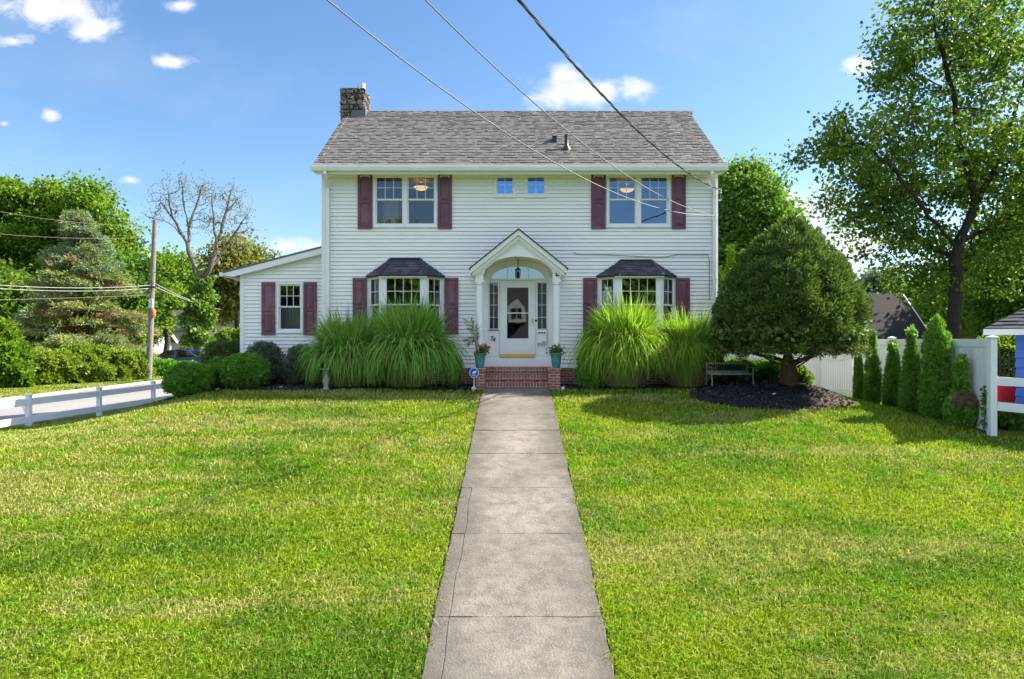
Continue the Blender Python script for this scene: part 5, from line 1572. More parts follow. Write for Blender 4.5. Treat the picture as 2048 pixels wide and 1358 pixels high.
# ------------------------------------------------------------ fences
def post(mb, x, y, z0, z1, w=.105):
    mb.box(x - w / 2, x + w / 2, y - w / 2, y + w / 2, z0, z1)
    c = w / 2 + .018
    mb.box(x - c, x + c, y - c, y + c, z1, z1 + .022)
    mb.add([(x - c, y - c, z1 + .022), (x + c, y - c, z1 + .022), (x + c, y + c, z1 + .022), (x - c, y + c, z1 + .022), (x, y, z1 + .055)], [(0, 1, 4), (1, 2, 4), (2, 3, 4), (3, 0, 4)])
def rail(mb, a, b, h, t): mb.bar(a, b, t, h)
lf = thing('rail_fence', 'low white two rail vinyl fence along the side street on the left', 'fence', (-11.68, 16.5, gz1(-11.68, 16.5)))
ps = []
for i in range(-2, 5):
    y = 16.5 + 2.5 * i; x = -11.68 + .19 * max(i, 0)
    ps.append((x, y, gz1(x, y)))
for p in ps:
    mb = MB(); post(mb, p[0], p[1], p[2] - .3, p[2] + .77); mb.build('post', MAT['vinyl_white'], lf, bevel=.006)
for p, q in zip(ps[:-1], ps[1:]):
    for h in (.62, .20):
        mb = MB(); mb.bar((p[0], p[1] + .053, p[2] + h), (q[0], q[1] - .053, q[2] + h), .04, .16); mb.build('rail', MAT['vinyl_white'], lf, bevel=.006)
# tall privacy fence on the right
pf = thing('privacy_fence', 'tall solid white vinyl privacy fence behind the arborvitae row', 'fence', (9.42, 13.4, gz1(9.42, 13.4)))
pp = [(9.42, 13.4), (9.74, 15.75), (10.07, 18.1), (10.3, 20.4)]
def panel(par, p, q, zt0, zt1, zb0, zb1, scoop=0):
    p = Vector((*p, 0)); q = Vector((*q, 0)); d = (q - p).normalized(); nrm = Vector((d.y, -d.x, 0)); L = (q - p).length
    mb = MB(); n = 14; w = (L - .12) / n
    for i in range(n):
        a = p + d * (.06 + w * i + .003); b = p + d * (.06 + w * (i + 1) - .003); t = (i + .5) / n
        za = zb0 + (zb1 - zb0) * t + .14; zc = zt0 + (zt1 - zt0) * t - .10 - scoop * math.sin(math.pi * t)
        vs = []
        for e in (-.011, .011):
            vs += [a + nrm * e + Vector((0, 0, za)), b + nrm * e + Vector((0, 0, za)), b + nrm * e + Vector((0, 0, zc)), a + nrm * e + Vector((0, 0, zc))]
        mb.add(vs, [(0, 1, 2, 3), (7, 6, 5, 4), (0, 4, 5, 1), (1, 5, 6, 2), (2, 6, 7, 3), (3, 7, 4, 0)])
    o = mb.build('panel', MAT['vinyl_white'], par)
    for kind in ('top', 'bottom'):
        mb = MB(); m = 14 if scoop and kind == 'top' else 1
        for i in range(m):
            t0, t1 = i / m, (i + 1) / m
            f = (lambda t: zt0 + (zt1 - zt0) * t - .07 - scoop * math.sin(math.pi * t)) if kind == 'top' else (lambda t: zb0 + (zb1 - zb0) * t + .11)
            a = p + d * (.06 + (L - .12) * t0); b = p + d * (.06 + (L - .12) * t1)
            mb.bar(a + Vector((0, 0, f(t0))), b + Vector((0, 0, f(t1))), .05, .14 if kind == 'bottom' else .16)
        mb.build('rail', MAT['vinyl_white'], par, bevel=.004)
TOP = HZ(676, 13.4)
for (x, y) in pp:
    mb = MB(); post(mb, x, y, gz1(x, y) - .3, TOP, .127); mb.build('post', MAT['vinyl_white'], pf, bevel=.006)
for p, q in zip(pp[:-1], pp[1:]):
    panel(pf, p, q, TOP - .03, TOP - .03, gz1(*p) + .02, gz1(*q) + .02)
bf = thing('garden_fence', 'lower solid white fence behind the dome tree trunk', 'fence', (9.7, 21.4, gz1(9.7, 21.4)))
qq = [(10.3, 20.5), (9.68, 21.5), (8.1, 23.2), (6.6, 24.9), (5.7, 25.9)]
for i, (x, y) in enumerate(qq[1:]):
    mb = MB(); post(mb, x, y, gz1(x, y) - .3, HZ(706, y) - .02, .127); mb.build('post', MAT['vinyl_white'], bf, bevel=.006)
for i, (p, q) in enumerate(zip(qq[:-1], qq[1:])):
    t0 = HZ(700 if i == 0 else 706, p[1]) - .04; t1 = HZ(706, q[1]) - .04
    panel(bf, p, q, t0, t1, HZ(791 if i == 0 else 784 - 3 * i, p[1]) - .0, HZ(787 - 3 * i, q[1]), scoop=.10 if i == 0 else 0)
# low rail fence going off to the right
rf = thing('rail_fence', 'short white two rail fence running from the privacy fence past the blue shed', 'fence', (9.5, 13.4, gz1(9.5, 13.4)))
e = (11.5, 12.75); z0 = gz1(*e)
mb = MB(); post(mb, e[0], e[1], z0 - .3, z0 + 1.05, .127); mb.build('post', MAT['vinyl_white'], rf, bevel=.006)
for za, zb in ((HZ(762, 13.4), HZ(776, 12.75)), (HZ(812, 13.4), HZ(838, 12.75))):
    mb = MB(); mb.bar((9.49, 13.36, za), (e[0] - .06, e[1] + .02, zb), .045, .17); mb.build('rail', MAT['vinyl_white'], rf, bevel=.006)

# ------------------------------------------------------------ blue shed
EX, EY = HX(1968, 14.3), 14.3
shed = thing('shed', 'bright blue clapboard shed with dark shingle roof at the right edge', 'shed', (EX + .8, EY + .4, 1.1))
ux_, uy_ = math.cos(R(-38)), math.sin(R(-38))
def RS(u, v, z): return (EX + u * ux_ - v * uy_, EY + u * uy_ + v * ux_, z)     # u along the front, v to the back
z0, z1 = 1.0, HZ(658, 14.3); lw, dw = 3.6, 2.6; ou, of_ = .531, .3
mb = MB()
siding(mb, ou, lw, z0, z1, lambda u, o, z: RS(u, of_ - o, z), ex=.2, pr=.02)
siding(mb, of_, dw, z0, z1, lambda u, o, z: RS(ou - o, u, z), ex=.2, pr=.02)
siding(mb, of_, dw, z0, z1, lambda u, o, z: RS(lw + o, u, z), ex=.2, pr=.02)
mb.build('wall', MAT['blue_siding'], shed)
zt = z1 + .95
A = [RS(0, 0, z1), RS(lw + ou, 0, z1), RS(lw + ou, dw + of_, z1), RS(0, dw + of_, z1)]; r0, r1 = RS(1.45, (dw + of_) / 2, zt), RS(lw + ou - 1.45, (dw + of_) / 2, zt)
mb = MB(); mb.add(A + [r0, r1], [(0, 1, 5, 4), (1, 2, 5), (2, 3, 4, 5), (3, 0, 4), (3, 2, 1, 0)])
def fc_(E0, E1, T0, T1, s):
    E0, E1, T0, T1 = map(Vector, (E0, E1, T0, T1)); U = (E1 - E0).normalized(); rel = T0 - E0; vv = rel - U * rel.dot(U); Vl = vv.length
    a1 = rel.dot(U); b0 = (E1 - E0).length; b1 = (T1 - E0).dot(U)
    shingles(mb, E0, U, vv, Vl, lambda v: (a1 * min(1, v / Vl), b0 + (b1 - b0) * min(1, v / Vl)), ex=.14, wr_=(.2, .4), th=(.008, .02), seed=s)
fc_(A[0], A[1], r0, r1, 5); fc_(A[3], A[0], r0, r0, 6)
mb.build('roof', MAT['shingle_slate'], shed)
mb = MB(); e0 = Vector(A[0]); e1 = Vector(A[1]); e3 = Vector(A[3]); dn = Vector((0, 0, -.065))
mb.bar(e0 + dn, e1 + dn, .035, .125); mb.bar(e3 + dn, e0 + dn + (e3 - e0).normalized() * .02, .032, .121)
mb.add([RS(.02, .02, z1 - .1), RS(lw, .02, z1 - .1), RS(lw, of_, z1 - .1), RS(.02, of_, z1 - .1)], [(0, 1, 2, 3)])
mb.build('fascia', MAT['trim_white'], shed, bevel=.004)
# iron fence, red cover and parasol in the gap
iron = thing('iron_fence', 'black iron picket fence in the gap beside the blue shed', 'fence', (12, 17, 1.2))
mb = MB(); xa, xb, yi = 10.6, 13.8, 18.6
for i in range(26):
    x = xa + (xb - xa) * i / 25; mb.box(x - .012, x + .012, yi - .012, yi + .012, 1.1, 2.62 + .06 * (i % 2))
mb.build('picket', MAT['black_iron'], iron)
for z in (1.35, 2.2, 2.45):
    mb = MB(); mb.box(xa, xb, yi - .017, yi - .0125, z, z + .04); mb.build('rail', MAT['black_iron'], iron)
rx_, ry_ = HX(2012, 15.4), 15.6; rz_ = gz1(rx_, ry_)
t = thing('draped_cover', 'bright red draped cover behind the white rails beside the blue shed', 'cover', (rx_, ry_, rz_))
zt_ = HZ(768, 15.4); mb = MB(); n = 40
prof = [(.52, .30), (.50, .5), (.46, .75), (.36, .98), (.22, 1.06), (.06, 1.09)]; H = (zt_ - rz_) / 1.09
vs = []
for r_, h in prof:
    for i in range(n):
        a = 2 * math.pi * i / n; q = r_ * (1 + .09 * math.cos(7 * a + h * 3) * (1.1 - h)); vs.append((rx_ + q * math.cos(a), ry_ + q * .8 * math.sin(a), rz_ + h * H))
fs = [(i * n + j, i * n + (j + 1) % n, (i + 1) * n + (j + 1) % n, (i + 1) * n + j) for i in range(len(prof) - 1) for j in range(n)]; fs.append(tuple(range((len(prof) - 1) * n, len(prof) * n)))
mb.add(vs, fs); mb.build('cover', MAT['red_cloth'], t, smooth=True)
mb = MB()
for a, b in ((-.3, -.2), (.3, -.2), (-.3, .2), (.3, .2)): mb.tube([(rx_ + a, ry_ + b, rz_ - .03), (rx_ + a, ry_ + b, rz_ + .5)], .018, 6)
mb.box(rx_ - .4, rx_ + .4, ry_ - .28, ry_ + .28, rz_ + .14, rz_ + .17); mb.build('stand', MAT['dark_metal'], t)
ux, uy, uz = HX(2036, 21), 21, HZ(681, 21)
t = thing('parasol', 'white garden parasol half hidden behind the blue shed', 'parasol', (ux, uy, 1.2))
mb = MB(); vs = [(ux, uy, uz)]; k = 8
for i in range(k): a = 2 * math.pi * i / k; vs.append((ux + .62 * math.cos(a), uy + .62 * math.sin(a), uz - .20))
for i in range(k): a = 2 * math.pi * i / k; vs.append((ux + .62 * math.cos(a), uy + .62 * math.sin(a), uz - .26))
mb.add(vs, [(0, 1 + i, 1 + (i + 1) % k) for i in range(k)] + [(1 + i, 9 + i, 9 + (i + 1) % k, 1 + (i + 1) % k) for i in range(k)]); mb.build('canopy', MAT['umbrella_white'], t)
mb = MB(); mb.tube([(ux, uy, 1.1), (ux, uy, uz + .06)], .02, 8); mb.build('pole', MAT['dark_metal'], t)
# ------------------------------------------------------------ neighbouring houses
def gable_house(name, lab, c, L, Wd, hw_, hr, rz, wallm, roofm, wins=(), chimney=None, ov=.3):
    """walls L along local x, Wd along local y, ridge along x; rz = rotation"""
    root = thing(name, lab, 'house', c); ca, sa = math.cos(rz), math.sin(rz)
    Wp = lambda x, y, z: (c[0] + x * ca - y * sa, c[1] + x * sa + y * ca, c[2] + z)
    mb = MB(); l, w = L / 2, Wd / 2
    vs = [Wp(-l, -w, -.3), Wp(l, -w, -.3), Wp(l, w, -.3), Wp(-l, w, -.3), Wp(-l, -w, hw_), Wp(l, -w, hw_), Wp(l, w, hw_), Wp(-l, w, hw_), Wp(-l, 0, hr), Wp(l, 0, hr)]
    mb.add(vs, [(0, 1, 5, 4), (1, 2, 6, 9, 5), (2, 3, 7, 6), (3, 0, 4, 8, 7)]); mb.build('wall', MAT[wallm], root)
    mb = MB(); sl_ = (hr - hw_) / w; e = w + ov
    for s in (-1, 1):
        q = [Wp(-l - ov, s * e, hw_ - sl_ * ov), Wp(l + ov, s * e, hw_ - sl_ * ov), Wp(l + ov, 0, hr), Wp(-l - ov, 0, hr)]
        q2 = [(x, y, z + .14) for x, y, z in q]
        mb.add(q + q2, [(4, 5, 6, 7), (3, 2, 1, 0), (0, 1, 5, 4), (1, 2, 6, 5), (2, 3, 7, 6), (3, 0, 4, 7)])
    rf = mb.build('roof', MAT[roofm], root)
    for g in (-l - ov - .01, l + ov + .01):
        for s in (-1, 1):
            mb = MB(); mb.bar(Wp(g, s * e, hw_ - sl_ * ov + .03), Wp(g, 0, hr + .03), .05, .2)
            mb.build('rake_board', MAT['trim_white'], root)
    for side, a, b, z0, z1 in wins:
        mb = MB(); g = MB()
        for (m, o0, o1, e_) in ((mb, 0, .05, .09), (g, 0, .06, 0)):
            if side == 's': q = [(a - e_, -w - o1), (b + e_, -w - o1), (b + e_, -w), (a - e_, -w)]
            if side == 'e': q = [(l + o1, a - e_), (l + o1, b + e_), (l, b + e_), (l, a - e_)]
            if side == 'n': q = [(a - e_, w + o1), (b + e_, w + o1), (b + e_, w), (a - e_, w)]
            pts = [Wp(x, y, z0 - e_) for x, y in q] + [Wp(x, y, z1 + e_) for x, y in q]
            m.add(pts, [(0, 1, 5, 4), (1, 2, 6, 5), (2, 3, 7, 6), (3, 0, 4, 7), (4, 5, 6, 7), (3, 2, 1, 0)])
        f = mb.build('window', MAT['trim_white'], root); g.build('pane', MAT['car_glass'], f)
    if chimney:
        x, y, s, zt, m = chimney; mb = MB()
        p = [Wp(x - s, y - s, 0), Wp(x + s, y - s, 0), Wp(x + s, y + s, 0), Wp(x - s, y + s, 0)]
        mb.add([(a, b, c[2] + hw_ * .6) for a, b, _ in p] + [(a, b, c[2] + zt) for a, b, _ in p], [(0, 1, 5, 4), (1, 2, 6, 5), (2, 3, 7, 6), (3, 0, 4, 7), (4, 5, 6, 7)])
        mb.build('chimney', MAT[m], rf)
    return root, Wp
dd = 34
gable_house('neighbour_house', 'dark roofed neighbour house rising above the right privacy fence', (HX(1762, dd), dd + 2.6, 1.0), 4.6, 5.4, 1.9, HZ(592, dd + 2.6) - 1.0, 0, 'far_siding', 'shingle_dark', chimney=(-1.2, 0.3, .3, HZ(578, 37) - 1.0, 'brick_far'), ov=.25)
dd = 62
gable_house('neighbour_house', 'distant white house glimpsed left of the maple trunk', (HX(1860, dd), dd, 1.0), 5.0, 6, 2.6, HZ(592, dd) - 1.0, R(20), 'far_siding', 'far_roof_grey', wins=[('s', -1.3, -.5, 1.1, 2.2), ('s', .5, 1.3, 1.1, 2.2)])
dd = 60
gable_house('neighbour_house', 'small white house with grey roof behind the blue car', (-29.2, dd + 3, 1.0), 6.4, 5.4, 2.85, HZ(622, dd + 3) - 1.0, R(-32), 'far_siding', 'far_roof_grey', wins=[('s', -2.4, -1.5, 1.0, 2.2), ('e', -.9, -.1, .9, 2.1), ('e', .5, 1.2, .9, 2.1)])
dd = 70
gable_house('neighbour_house', 'dark roofed house with red brick chimney left of the wing', (HX(452, dd), dd + 3, 1.0), 8, 6, 2.6, HZ(618, dd) - 1.0, R(10), 'far_siding_grey', 'shingle_dark', chimney=(-.05, -2.6, .5, HZ(600, dd) - 1.0, 'brick_far'))
dd = 47
gable_house('neighbour_house', 'white house half hidden behind the hedge under the spruce', (HX(205, dd), dd + 3, 1.0), 3.6, 5, 2.0, 4.2, R(-8), 'far_siding', 'far_roof_grey', wins=[('s', .3, 1.1, .6, 1.6)])
# house and trees across the street behind the photographer, seen mirrored in the door glass
oh, Wp = gable_house('opposite_house', 'white cape house with dark roof and dormer mirrored in the front door glass', (.6, -26, -.8), 13, 12, 3.4, 8.7, 0, 'far_siding', 'shingle_dark', wins=[('n', -4.6, -3.2, 1.2, 2.6), ('n', -1.9, -.6, 1.2, 2.6), ('n', 2.2, 3.6, 1.2, 2.6)])
mb = MB(); dx = .36; yb, yf = -22.3, -20.1
mb.prism([(dx - .75, 4.4), (dx + .75, 4.4), (dx + .75, 5.75), (dx, 6.35), (dx - .75, 5.75)], 'y', yb, yf); f = mb.build('dormer', MAT['far_siding'], oh)
mb = MB(); mb.box(dx - .45, dx - .06, yf, yf + .02, 4.7, 5.55); mb.box(dx + .06, dx + .45, yf, yf + .02, 4.7, 5.55); mb.build('window', MAT['car_glass'], f)
for i, (x, y, h, w) in enumerate(((-11, -19, 13, 4.5), (12, -19, 9.5, 4.5), (-22, -25, 10, 6), (24, -24, 9, 6))):
    wx_ = (x, y, -.8, w, w, h)
    tree('broadleaf_tree', ['dark tree mirrored left of the white cape house in the panes', 'dark tree mirrored right of the white cape house in the panes', 'wide tree mirrored at the far left in the panes', 'wide tree mirrored at the far right in the panes'][i], 'tree', (x, y, -.8), [[(x, y, -.8), (x, y, 2.5)]], [(x, y, h * .52, w, w * .8, h * .42)], 170, 90, .7, .55, 'leaf_mid', 'bark_grey', .25, spread=.8, step=1.2, rmin=.02, group='trees mirrored in the window panes')

# ------------------------------------------------------------ utility pole and wires
d = 36; px_, py_ = HX(297, d), d
up = thing('utility_pole', 'leaning grey wooden utility pole with rusty cable box across the street', 'utility pole', (px_, py_, 1.05))
pt = PT(310, 440, d); b = (px_, py_, gz1(px_, py_))
mb = MB(); mb.tube([(b[0], b[1], b[2] - .2), tuple((np.array(b) + np.array(pt)) / 2), pt], [.155, .135, .11], 12); mb.build('pole', MAT['pole_wood'], up, smooth=True)
mb = MB(); q = PT(307, 627, d); mb.lathe([(.11, -.2), (.13, -.16), (.13, .16), (.11, .2)], (q[0] + .06, q[1] - .17, q[2]), 12); mb.build('cable_box', MAT['terracotta_box'], up, smooth=True)
mb = MB(); q = PT(306, 608, d); mb.box(q[0] - .1, q[0] + .1, q[1] - .26, q[1] - .12, q[2] - .22, q[2] + .25); mb.build('meter_box', MAT['galvanised'], up, bevel=.02)
mb = MB(); q = PT(303, 575, d); mb.box(q[0] - .45, q[0] + .3, q[1] - .2, q[1] - .12, q[2] - .05, q[2] + .05); mb.box(q[0] - .65, q[0] - .3, q[1] - .16, q[1] - .04, q[2] - .14, q[2] - .04); mb.build('bracket', MAT['dark_metal'], up)
def wire(name, lab, pts, rad, mat, sag=0.0, n=24, grp=None):
    a, b = np.array(pts[0]), np.array(pts[-1]); path = []
    for i in range(n + 1):
        t = i / n; p = a + (b - a) * t; p[2] -= 4 * sag * t * (1 - t); path.append(tuple(p))
    mb = MB(); mb.tube(path, rad, 6)
    return tag(mb.build(name, MAT[mat]), lab, 'wire', grp)
G5 = 'overhead street wires on the left'
PTP = lambda py, dx=0: tuple(np.array(PT(303, py, d)) + np.array([dx, -.15, 0]))
wire('overhead_wire', 'upper pale street cable running left from the utility pole', [PTP(571), PT(-160, 556, 27)], .013, 'cable_white', .25, grp=G5)
wire('overhead_wire', 'lower pale street cable just under the upper one at the pole', [PTP(577), PT(-160, 563, 27)], .013, 'cable_white', .25, grp=G5)
wire('overhead_wire', 'thin dark street wire crossing in front of the spruce', [PTP(590), PT(-160, 602, 27)], .009, 'cable_grey', .05, grp=G5)
wire('overhead_wire', 'high thin wire at the left crossing the treetops', [PTP(452), PT(-160, 388, 27)], .007, 'cable_grey', .35, grp=G5)
wire('overhead_wire', 'second high thin wire at the left below the treetop wire', [PTP(475), PT(-160, 450, 27)], .007, 'cable_grey', .25, grp=G5)
wire('overhead_wire', 'dark drop wire from the utility pole to the wing roof corner', [PTP(545, .2), (rx0 - .02, YW - .05, zr_l - .05)], .016, 'cable_black', .12, grp=G5)
wire('overhead_wire', 'pale drop wire from the pole down toward the brick chimney', [PTP(566, .2), PT(430, 614, 60)], .018, 'cable_white', .2, grp=G5)
wire('overhead_wire', 'second pale drop wire beside the one toward the brick chimney', [PTP(573, .2), PT(470, 622, 68)], .018, 'cable_white', .3, grp=G5)
# service drops in front of the house
def service(name, lab, dpts, plan0, plan1, rad, mat, y_end=-1.0, twist=0):
    ds = [q[0] for q in dpts]; zs_ = [q[1] for q in dpts]; co = np.polyfit(ds, zs_, 2)
    (da, xa), (db, xb) = plan0, plan1
    P = []
    for dd_ in np.linspace(y_end, db, 160):
        x = xa + (xb - xa) * (dd_ - da) / (db - da); P.append(np.array([x, dd_, np.polyval(co, dd_)]))
    mb = MB(); P = np.array(P)
    s = np.concatenate([[0], np.cumsum(np.linalg.norm(np.diff(P, axis=0), axis=1))])
    if twist:
        for k, (r_, m_) in enumerate(((rad, 0), (rad, 0), (rad * .75, 1))):
            o = .011; n = len(P) * 4; si = np.linspace(0, s[-1], n); Q = np.stack([np.interp(si, s, P[:, j]) for j in range(3)], 1)
            ph = si * 2 * math.pi / twist + k * 2.09
            Q[:, 0] += o * np.cos(ph); Q[:, 2] += o * np.sin(ph)
            mb.tube([tuple(q) for q in Q], r_, 5, m_)
    else: mb.tube([tuple(q) for q in P], rad, 6)
    return mb
mb = service('', '', [(8, 6.98), (12, 6.66), (18.2, 6.99)], (8, .08), (18.2, HX(1440, 18.2)), .011, None, twist=.9)
t = thing('service_cable', 'thick twisted black service cable running up from the right roof corner', 'cable', (HX(1440, 18.2), 18.2, 6.99), 'service wires in front of the house')
mb.build('strand', [MAT['cable_black'], MAT['cable_grey']], t)
ix, iy, iz = HX(1440, 18.25), 18.25, 6.97
mb = MB(); mb.lathe([(.02, -.07), (.05, -.06), (.03, -.02), (.05, .0), (.03, .03), (.045, .06), (.02, .07)], (ix, iy, iz), 12); mb.tube([(ix, iy, iz), (ix, YF + .05, iz - .03)], .012, 6)
mb.tube([(ix, iy, iz - .03), (ix + .03, iy + .02, iz - .22), (ix + .1, iy + .2, iz - .2), (ix + .06, iy + .6, iz - .12)], .012, 6); mb.build('insulator', MAT['statue_stone'], t, smooth=True)
mb = service('', '', [(8, 6.98), (10, 6.58), (12, 6.29), (18.3, HZ(428, 18.3))], (8, -1.02), (18.3, HX(1420, 18.3)), .009, None)
tag(mb.build('service_cable', MAT['cable_grey']), 'middle thin service wire crossing the roof toward the right downspout', 'cable', 'service wires in front of the house')
mb = service('', '', [(8, 6.98), (10, 6.48), (12, 6.09), (15, 5.93), (18.3, HZ(430, 18.3))], (8, -2.19), (18.3, HX(1430, 18.3)), .009, None)
tag(mb.build('service_cable', MAT['cable_grey']), 'leftmost thin service wire sagging lowest across the house front', 'cable', 'service wires in front of the house')
mb = MB(); pts = [(1147, 505), (1155, 508), (1190, 509), (1240, 511), (1300, 514), (1330, 514), (1355, 509), (1380, 509), (1415, 510), (1418, 520), (1418, 600)]
mb.tube([(HX(a), YF - .028, HZ(b)) for a, b in pts], .008, 6); tag(mb.build('wall_cable', MAT['cable_grey']), 'slack grey cable stapled along the siding above the right bay window', 'cable')

# ------------------------------------------------------------ blue car
d = 45; cx, cz = HX(352, d), gz1(HX(352, d), d) + .02
car = thing('parked_car', 'dark blue sedan parked beyond the low hedge, tail toward the house', 'car', (cx, d, cz))
Wc = lambda x, y, z: (cx + x, d + y, cz + z)          # nose toward -x
body = [(-2.25, .45), (-2.2, .72), (-1.6, .86), (-.95, .95), (1.45, 1.0), (2.0, 1.02), (2.22, .95), (2.28, .6), (2.2, .35), (1.9, .28), (-2.1, .28)]
mb = MB(); half = .88
def section(pts, ys):
    vs = []
    for y, k, dz_ in ys: vs += [Wc(x * k, y, z - dz_) for x, z in pts]
    n = len(pts); fs = []
    for i in range(len(ys) - 1): fs += [(i * n + j, i * n + (j + 1) % n, (i + 1) * n + (j + 1) % n, (i + 1) * n + j) for j in range(n)]
    fs += [tuple(range(n)), tuple(range(len(ys) * n - 1, (len(ys) - 1) * n - 1, -1))]
    mb.add(vs, fs)
section(body, [(-half, .96, .02), (-half + .12, .995, .0), (half - .12, .995, 0), (half, .96, .02)])
mb.build('body', MAT['car_blue'], car, smooth=True, bevel=.03)
cab = [(-1.05, .94), (-.35, 1.36), (.05, 1.43), (.75, 1.42), (1.1, 1.33), (1.75, .99)]
mb = MB(); ys = [(-.80, .0), (-.58, 1.0), (.58, 1.0), (.80, .0)]
roofp = [(-.42, 1.36), (.02, 1.45), (.75, 1.44), (1.15, 1.34)]
vs = []
for y in (-.62, .62): vs += [Wc(x, y, z + .0) for x, z in roofp]
mb.add(vs, [(0, 1, 5, 4), (1, 2, 6, 5), (2, 3, 7, 6)])
for s in (-1, 1):
    for (xa, za, xb, zb_) in ((-1.05, .94, -.42, 1.36), (.25, 1.0, .28, 1.44), (1.75, .99, 1.15, 1.34)):
        mb.bar(Wc(xa, s * .80, za), Wc(xb, s * .62, zb_), .07, .05)
    mb.bar(Wc(-.42, s * .62, 1.355), Wc(.02, s * .62, 1.445), .05, .05); mb.bar(Wc(.02, s * .62, 1.445), Wc(.75, s * .62, 1.435), .05, .05); mb.bar(Wc(.75, s * .62, 1.435), Wc(1.15, s * .62, 1.335), .05, .05)
mb.build('roof', MAT['car_blue'], car, smooth=True)
mb = MB()
for s in (-1, 1): mb.add([Wc(-1.0, s * .79, .96), Wc(1.7, s * .79, 1.0), Wc(1.14, s * .61, 1.33), (Wc(.75, s * .61, 1.43)), Wc(.02, s * .61, 1.44), Wc(-.42, s * .61, 1.35)], [(0, 1, 2, 3, 4, 5)])
mb.add([Wc(-1.05, -.79, .95), Wc(-1.05, .79, .95), Wc(-.43, .61, 1.36), Wc(-.43, -.61, 1.36)], [(0, 1, 2, 3)]); mb.add([Wc(1.75, -.79, 1.0), Wc(1.75, .79, 1.0), Wc(1.16, .61, 1.34), Wc(1.16, -.61, 1.34)], [(0, 1, 2, 3)])
mb.build('window', MAT['car_glass'], car)
for s in (-1, 1):
    mb = MB(); mb.box(cx + 2.0, cx + 2.29, d + s * .72 - .15, d + s * .72 + .15, cz + .76, cz + .92); mb.build('tail_light', MAT['tail_red'], car, bevel=.02)
    mb = MB(); mb.box(cx - 2.27, cx - 2.05, d + s * .66 - .16, d + s * .66 + .16, cz + .6, cz + .72); mb.build('headlight', MAT['chrome'], car, bevel=.02)
    for xw in (-1.4, 1.38):
        mb = MB(); mb.tube([Wc(xw, s * .72, .32), Wc(xw, s * .9, .32)], .32, 20); w = mb.build('wheel', MAT['tyre'], car, bevel=.02)
        mb = MB(); mb.tube([Wc(xw, s * .88, .32), Wc(xw, s * .91, .32)], .2, 14); mb.build('rim', MAT['chrome'], w)

# ------------------------------------------------------------ garden things
# bench
bx, by = HX(1460, 16.7), 16.7; bz = float(bed_z(bx, by)) + .0
bench = thing('garden_bench', 'weathered grey wooden garden bench with dark ironwork back on the mulch', 'bench', (bx, by, bz))
bl = 1.0; bench.scale = (1, 1, .74)
mb = MB()
for i in range(4): mb.bar((bx - bl / 2, by - .18 + .11 * i, bz + .36 + .008 * i), (bx + bl / 2, by - .18 + .11 * i, bz + .36 + .008 * i), .085, .025)
mb.build('seat', MAT['bench_wood'], bench, bevel=.005)
mb = MB()
for z in (.43, .69): mb.bar((bx - bl / 2 + .03, by + .22 + (z - .4) * .25, bz + z), (bx + bl / 2 - .03, by + .22 + (z - .4) * .25, bz + z), .025, .05)
back = mb.build('backrest', MAT['bench_wood'], bench, bevel=.005)
mb = MB()
for i in range(9):
    x = bx - bl / 2 + .1 + (bl - .2) * i / 8; th = np.linspace(0, 2 * np.pi, 15)
    mb.tube([(x + .05 * math.cos(t_), by + .25, bz + .56 + .10 * math.sin(t_)) for t_ in th], .011, 5, caps=False)
    mb.bar((x, by + .235, bz + .45), (x, by + .285, bz + .68), .014, .014, (1, 0, 0))
mb.build('ironwork', MAT['black_iron'], back)
for s in (-1, 1):
    x = bx + s * bl / 2
    mb = MB()
    mb.tube([(x, by - .22, bz - .02), (x, by - .20, bz + .2), (x, by - .17, bz + .36), (x, by - .19, bz + .56)], [.022, .018, .02, .018], 8)
    mb.tube([(x, by + .30, bz - .02), (x, by + .24, bz + .2), (x, by + .2, bz + .4), (x, by + .30, bz + .74)], [.022, .018, .02, .015], 8)
    mb.tube([(x, by - .24, bz + .55), (x, by - .1, bz + .585), (x, by + .12, bz + .575), (x, by + .25, bz + .57)], .02, 8)
    mb.tube([(x, by - .17, bz + .34), (x, by + .2, bz + .36)], .016, 8)
    mb.build('leg', MAT['bench_iron'], bench, smooth=True)
# teal pots on the cheek walls
def pot(px, lab, grp, plant):
    d = 17.56; x = HX(px, d - .17); y = 17.52; z = 2.266
    root = thing('flower_pot', lab, 'flower pot', (x, y, z), 'teal pots beside the front door'); 
    s = 1.0
    mb = MB(); mb.lathe([(.0, 0), (.098, 0), (.105, .03), (.135, .27), (.15, .345), (.168, .355), (.168, .385), (.15, .388), (.14, .34), (.02, .335)], (x, y, z), 28); mb.build('pot', MAT['teal_glaze'], root, smooth=True)
    mb = MB(); mb.lathe([(.0, .335), (.14, .345), (.0, .352)], (x, y, z), 16); mb.build('soil', MAT['soil'], root)
    return root, x, y, z + .35
root, x, y, z = pot(959.5, 'teal glazed pot with red and pink flowers and palm frond left of the door', '', 1)
def fl(root, nm, n, c, sp, L, W, mat, up=.4):
    P = np.array(c) + rng.normal(size=(n, 3)) * np.array(sp); D = norm(rvec(n) + np.array([0, 0, up])); V, F = leaf_mesh(P, D, L, W); np_mesh(nm, V, F, MAT[mat], root)
fl(root, 'foliage', 150, (x + .08, y - .03, z + .08), (.07, .06, .055), .09, .05, 'leaf_mid')
for c in ((x - .05, y - .08, z + .06), (x - .09, y - .08, z + .04), (x - .02, y - .09, z + .03)): fl(root, 'red_flower', 26, c, (.02, .02, .02), .05, .04, 'petal_red')
for c in ((x - .02, y - .06, z + .22), (x + .13, y - .05, z + .24), (x + .19, y - .05, z + .17), (x + .23, y - .05, z + .18)): fl(root, 'pink_flower', 24, c, (.016, .016, .018), .05, .04, 'petal_pink')
mb = MB()
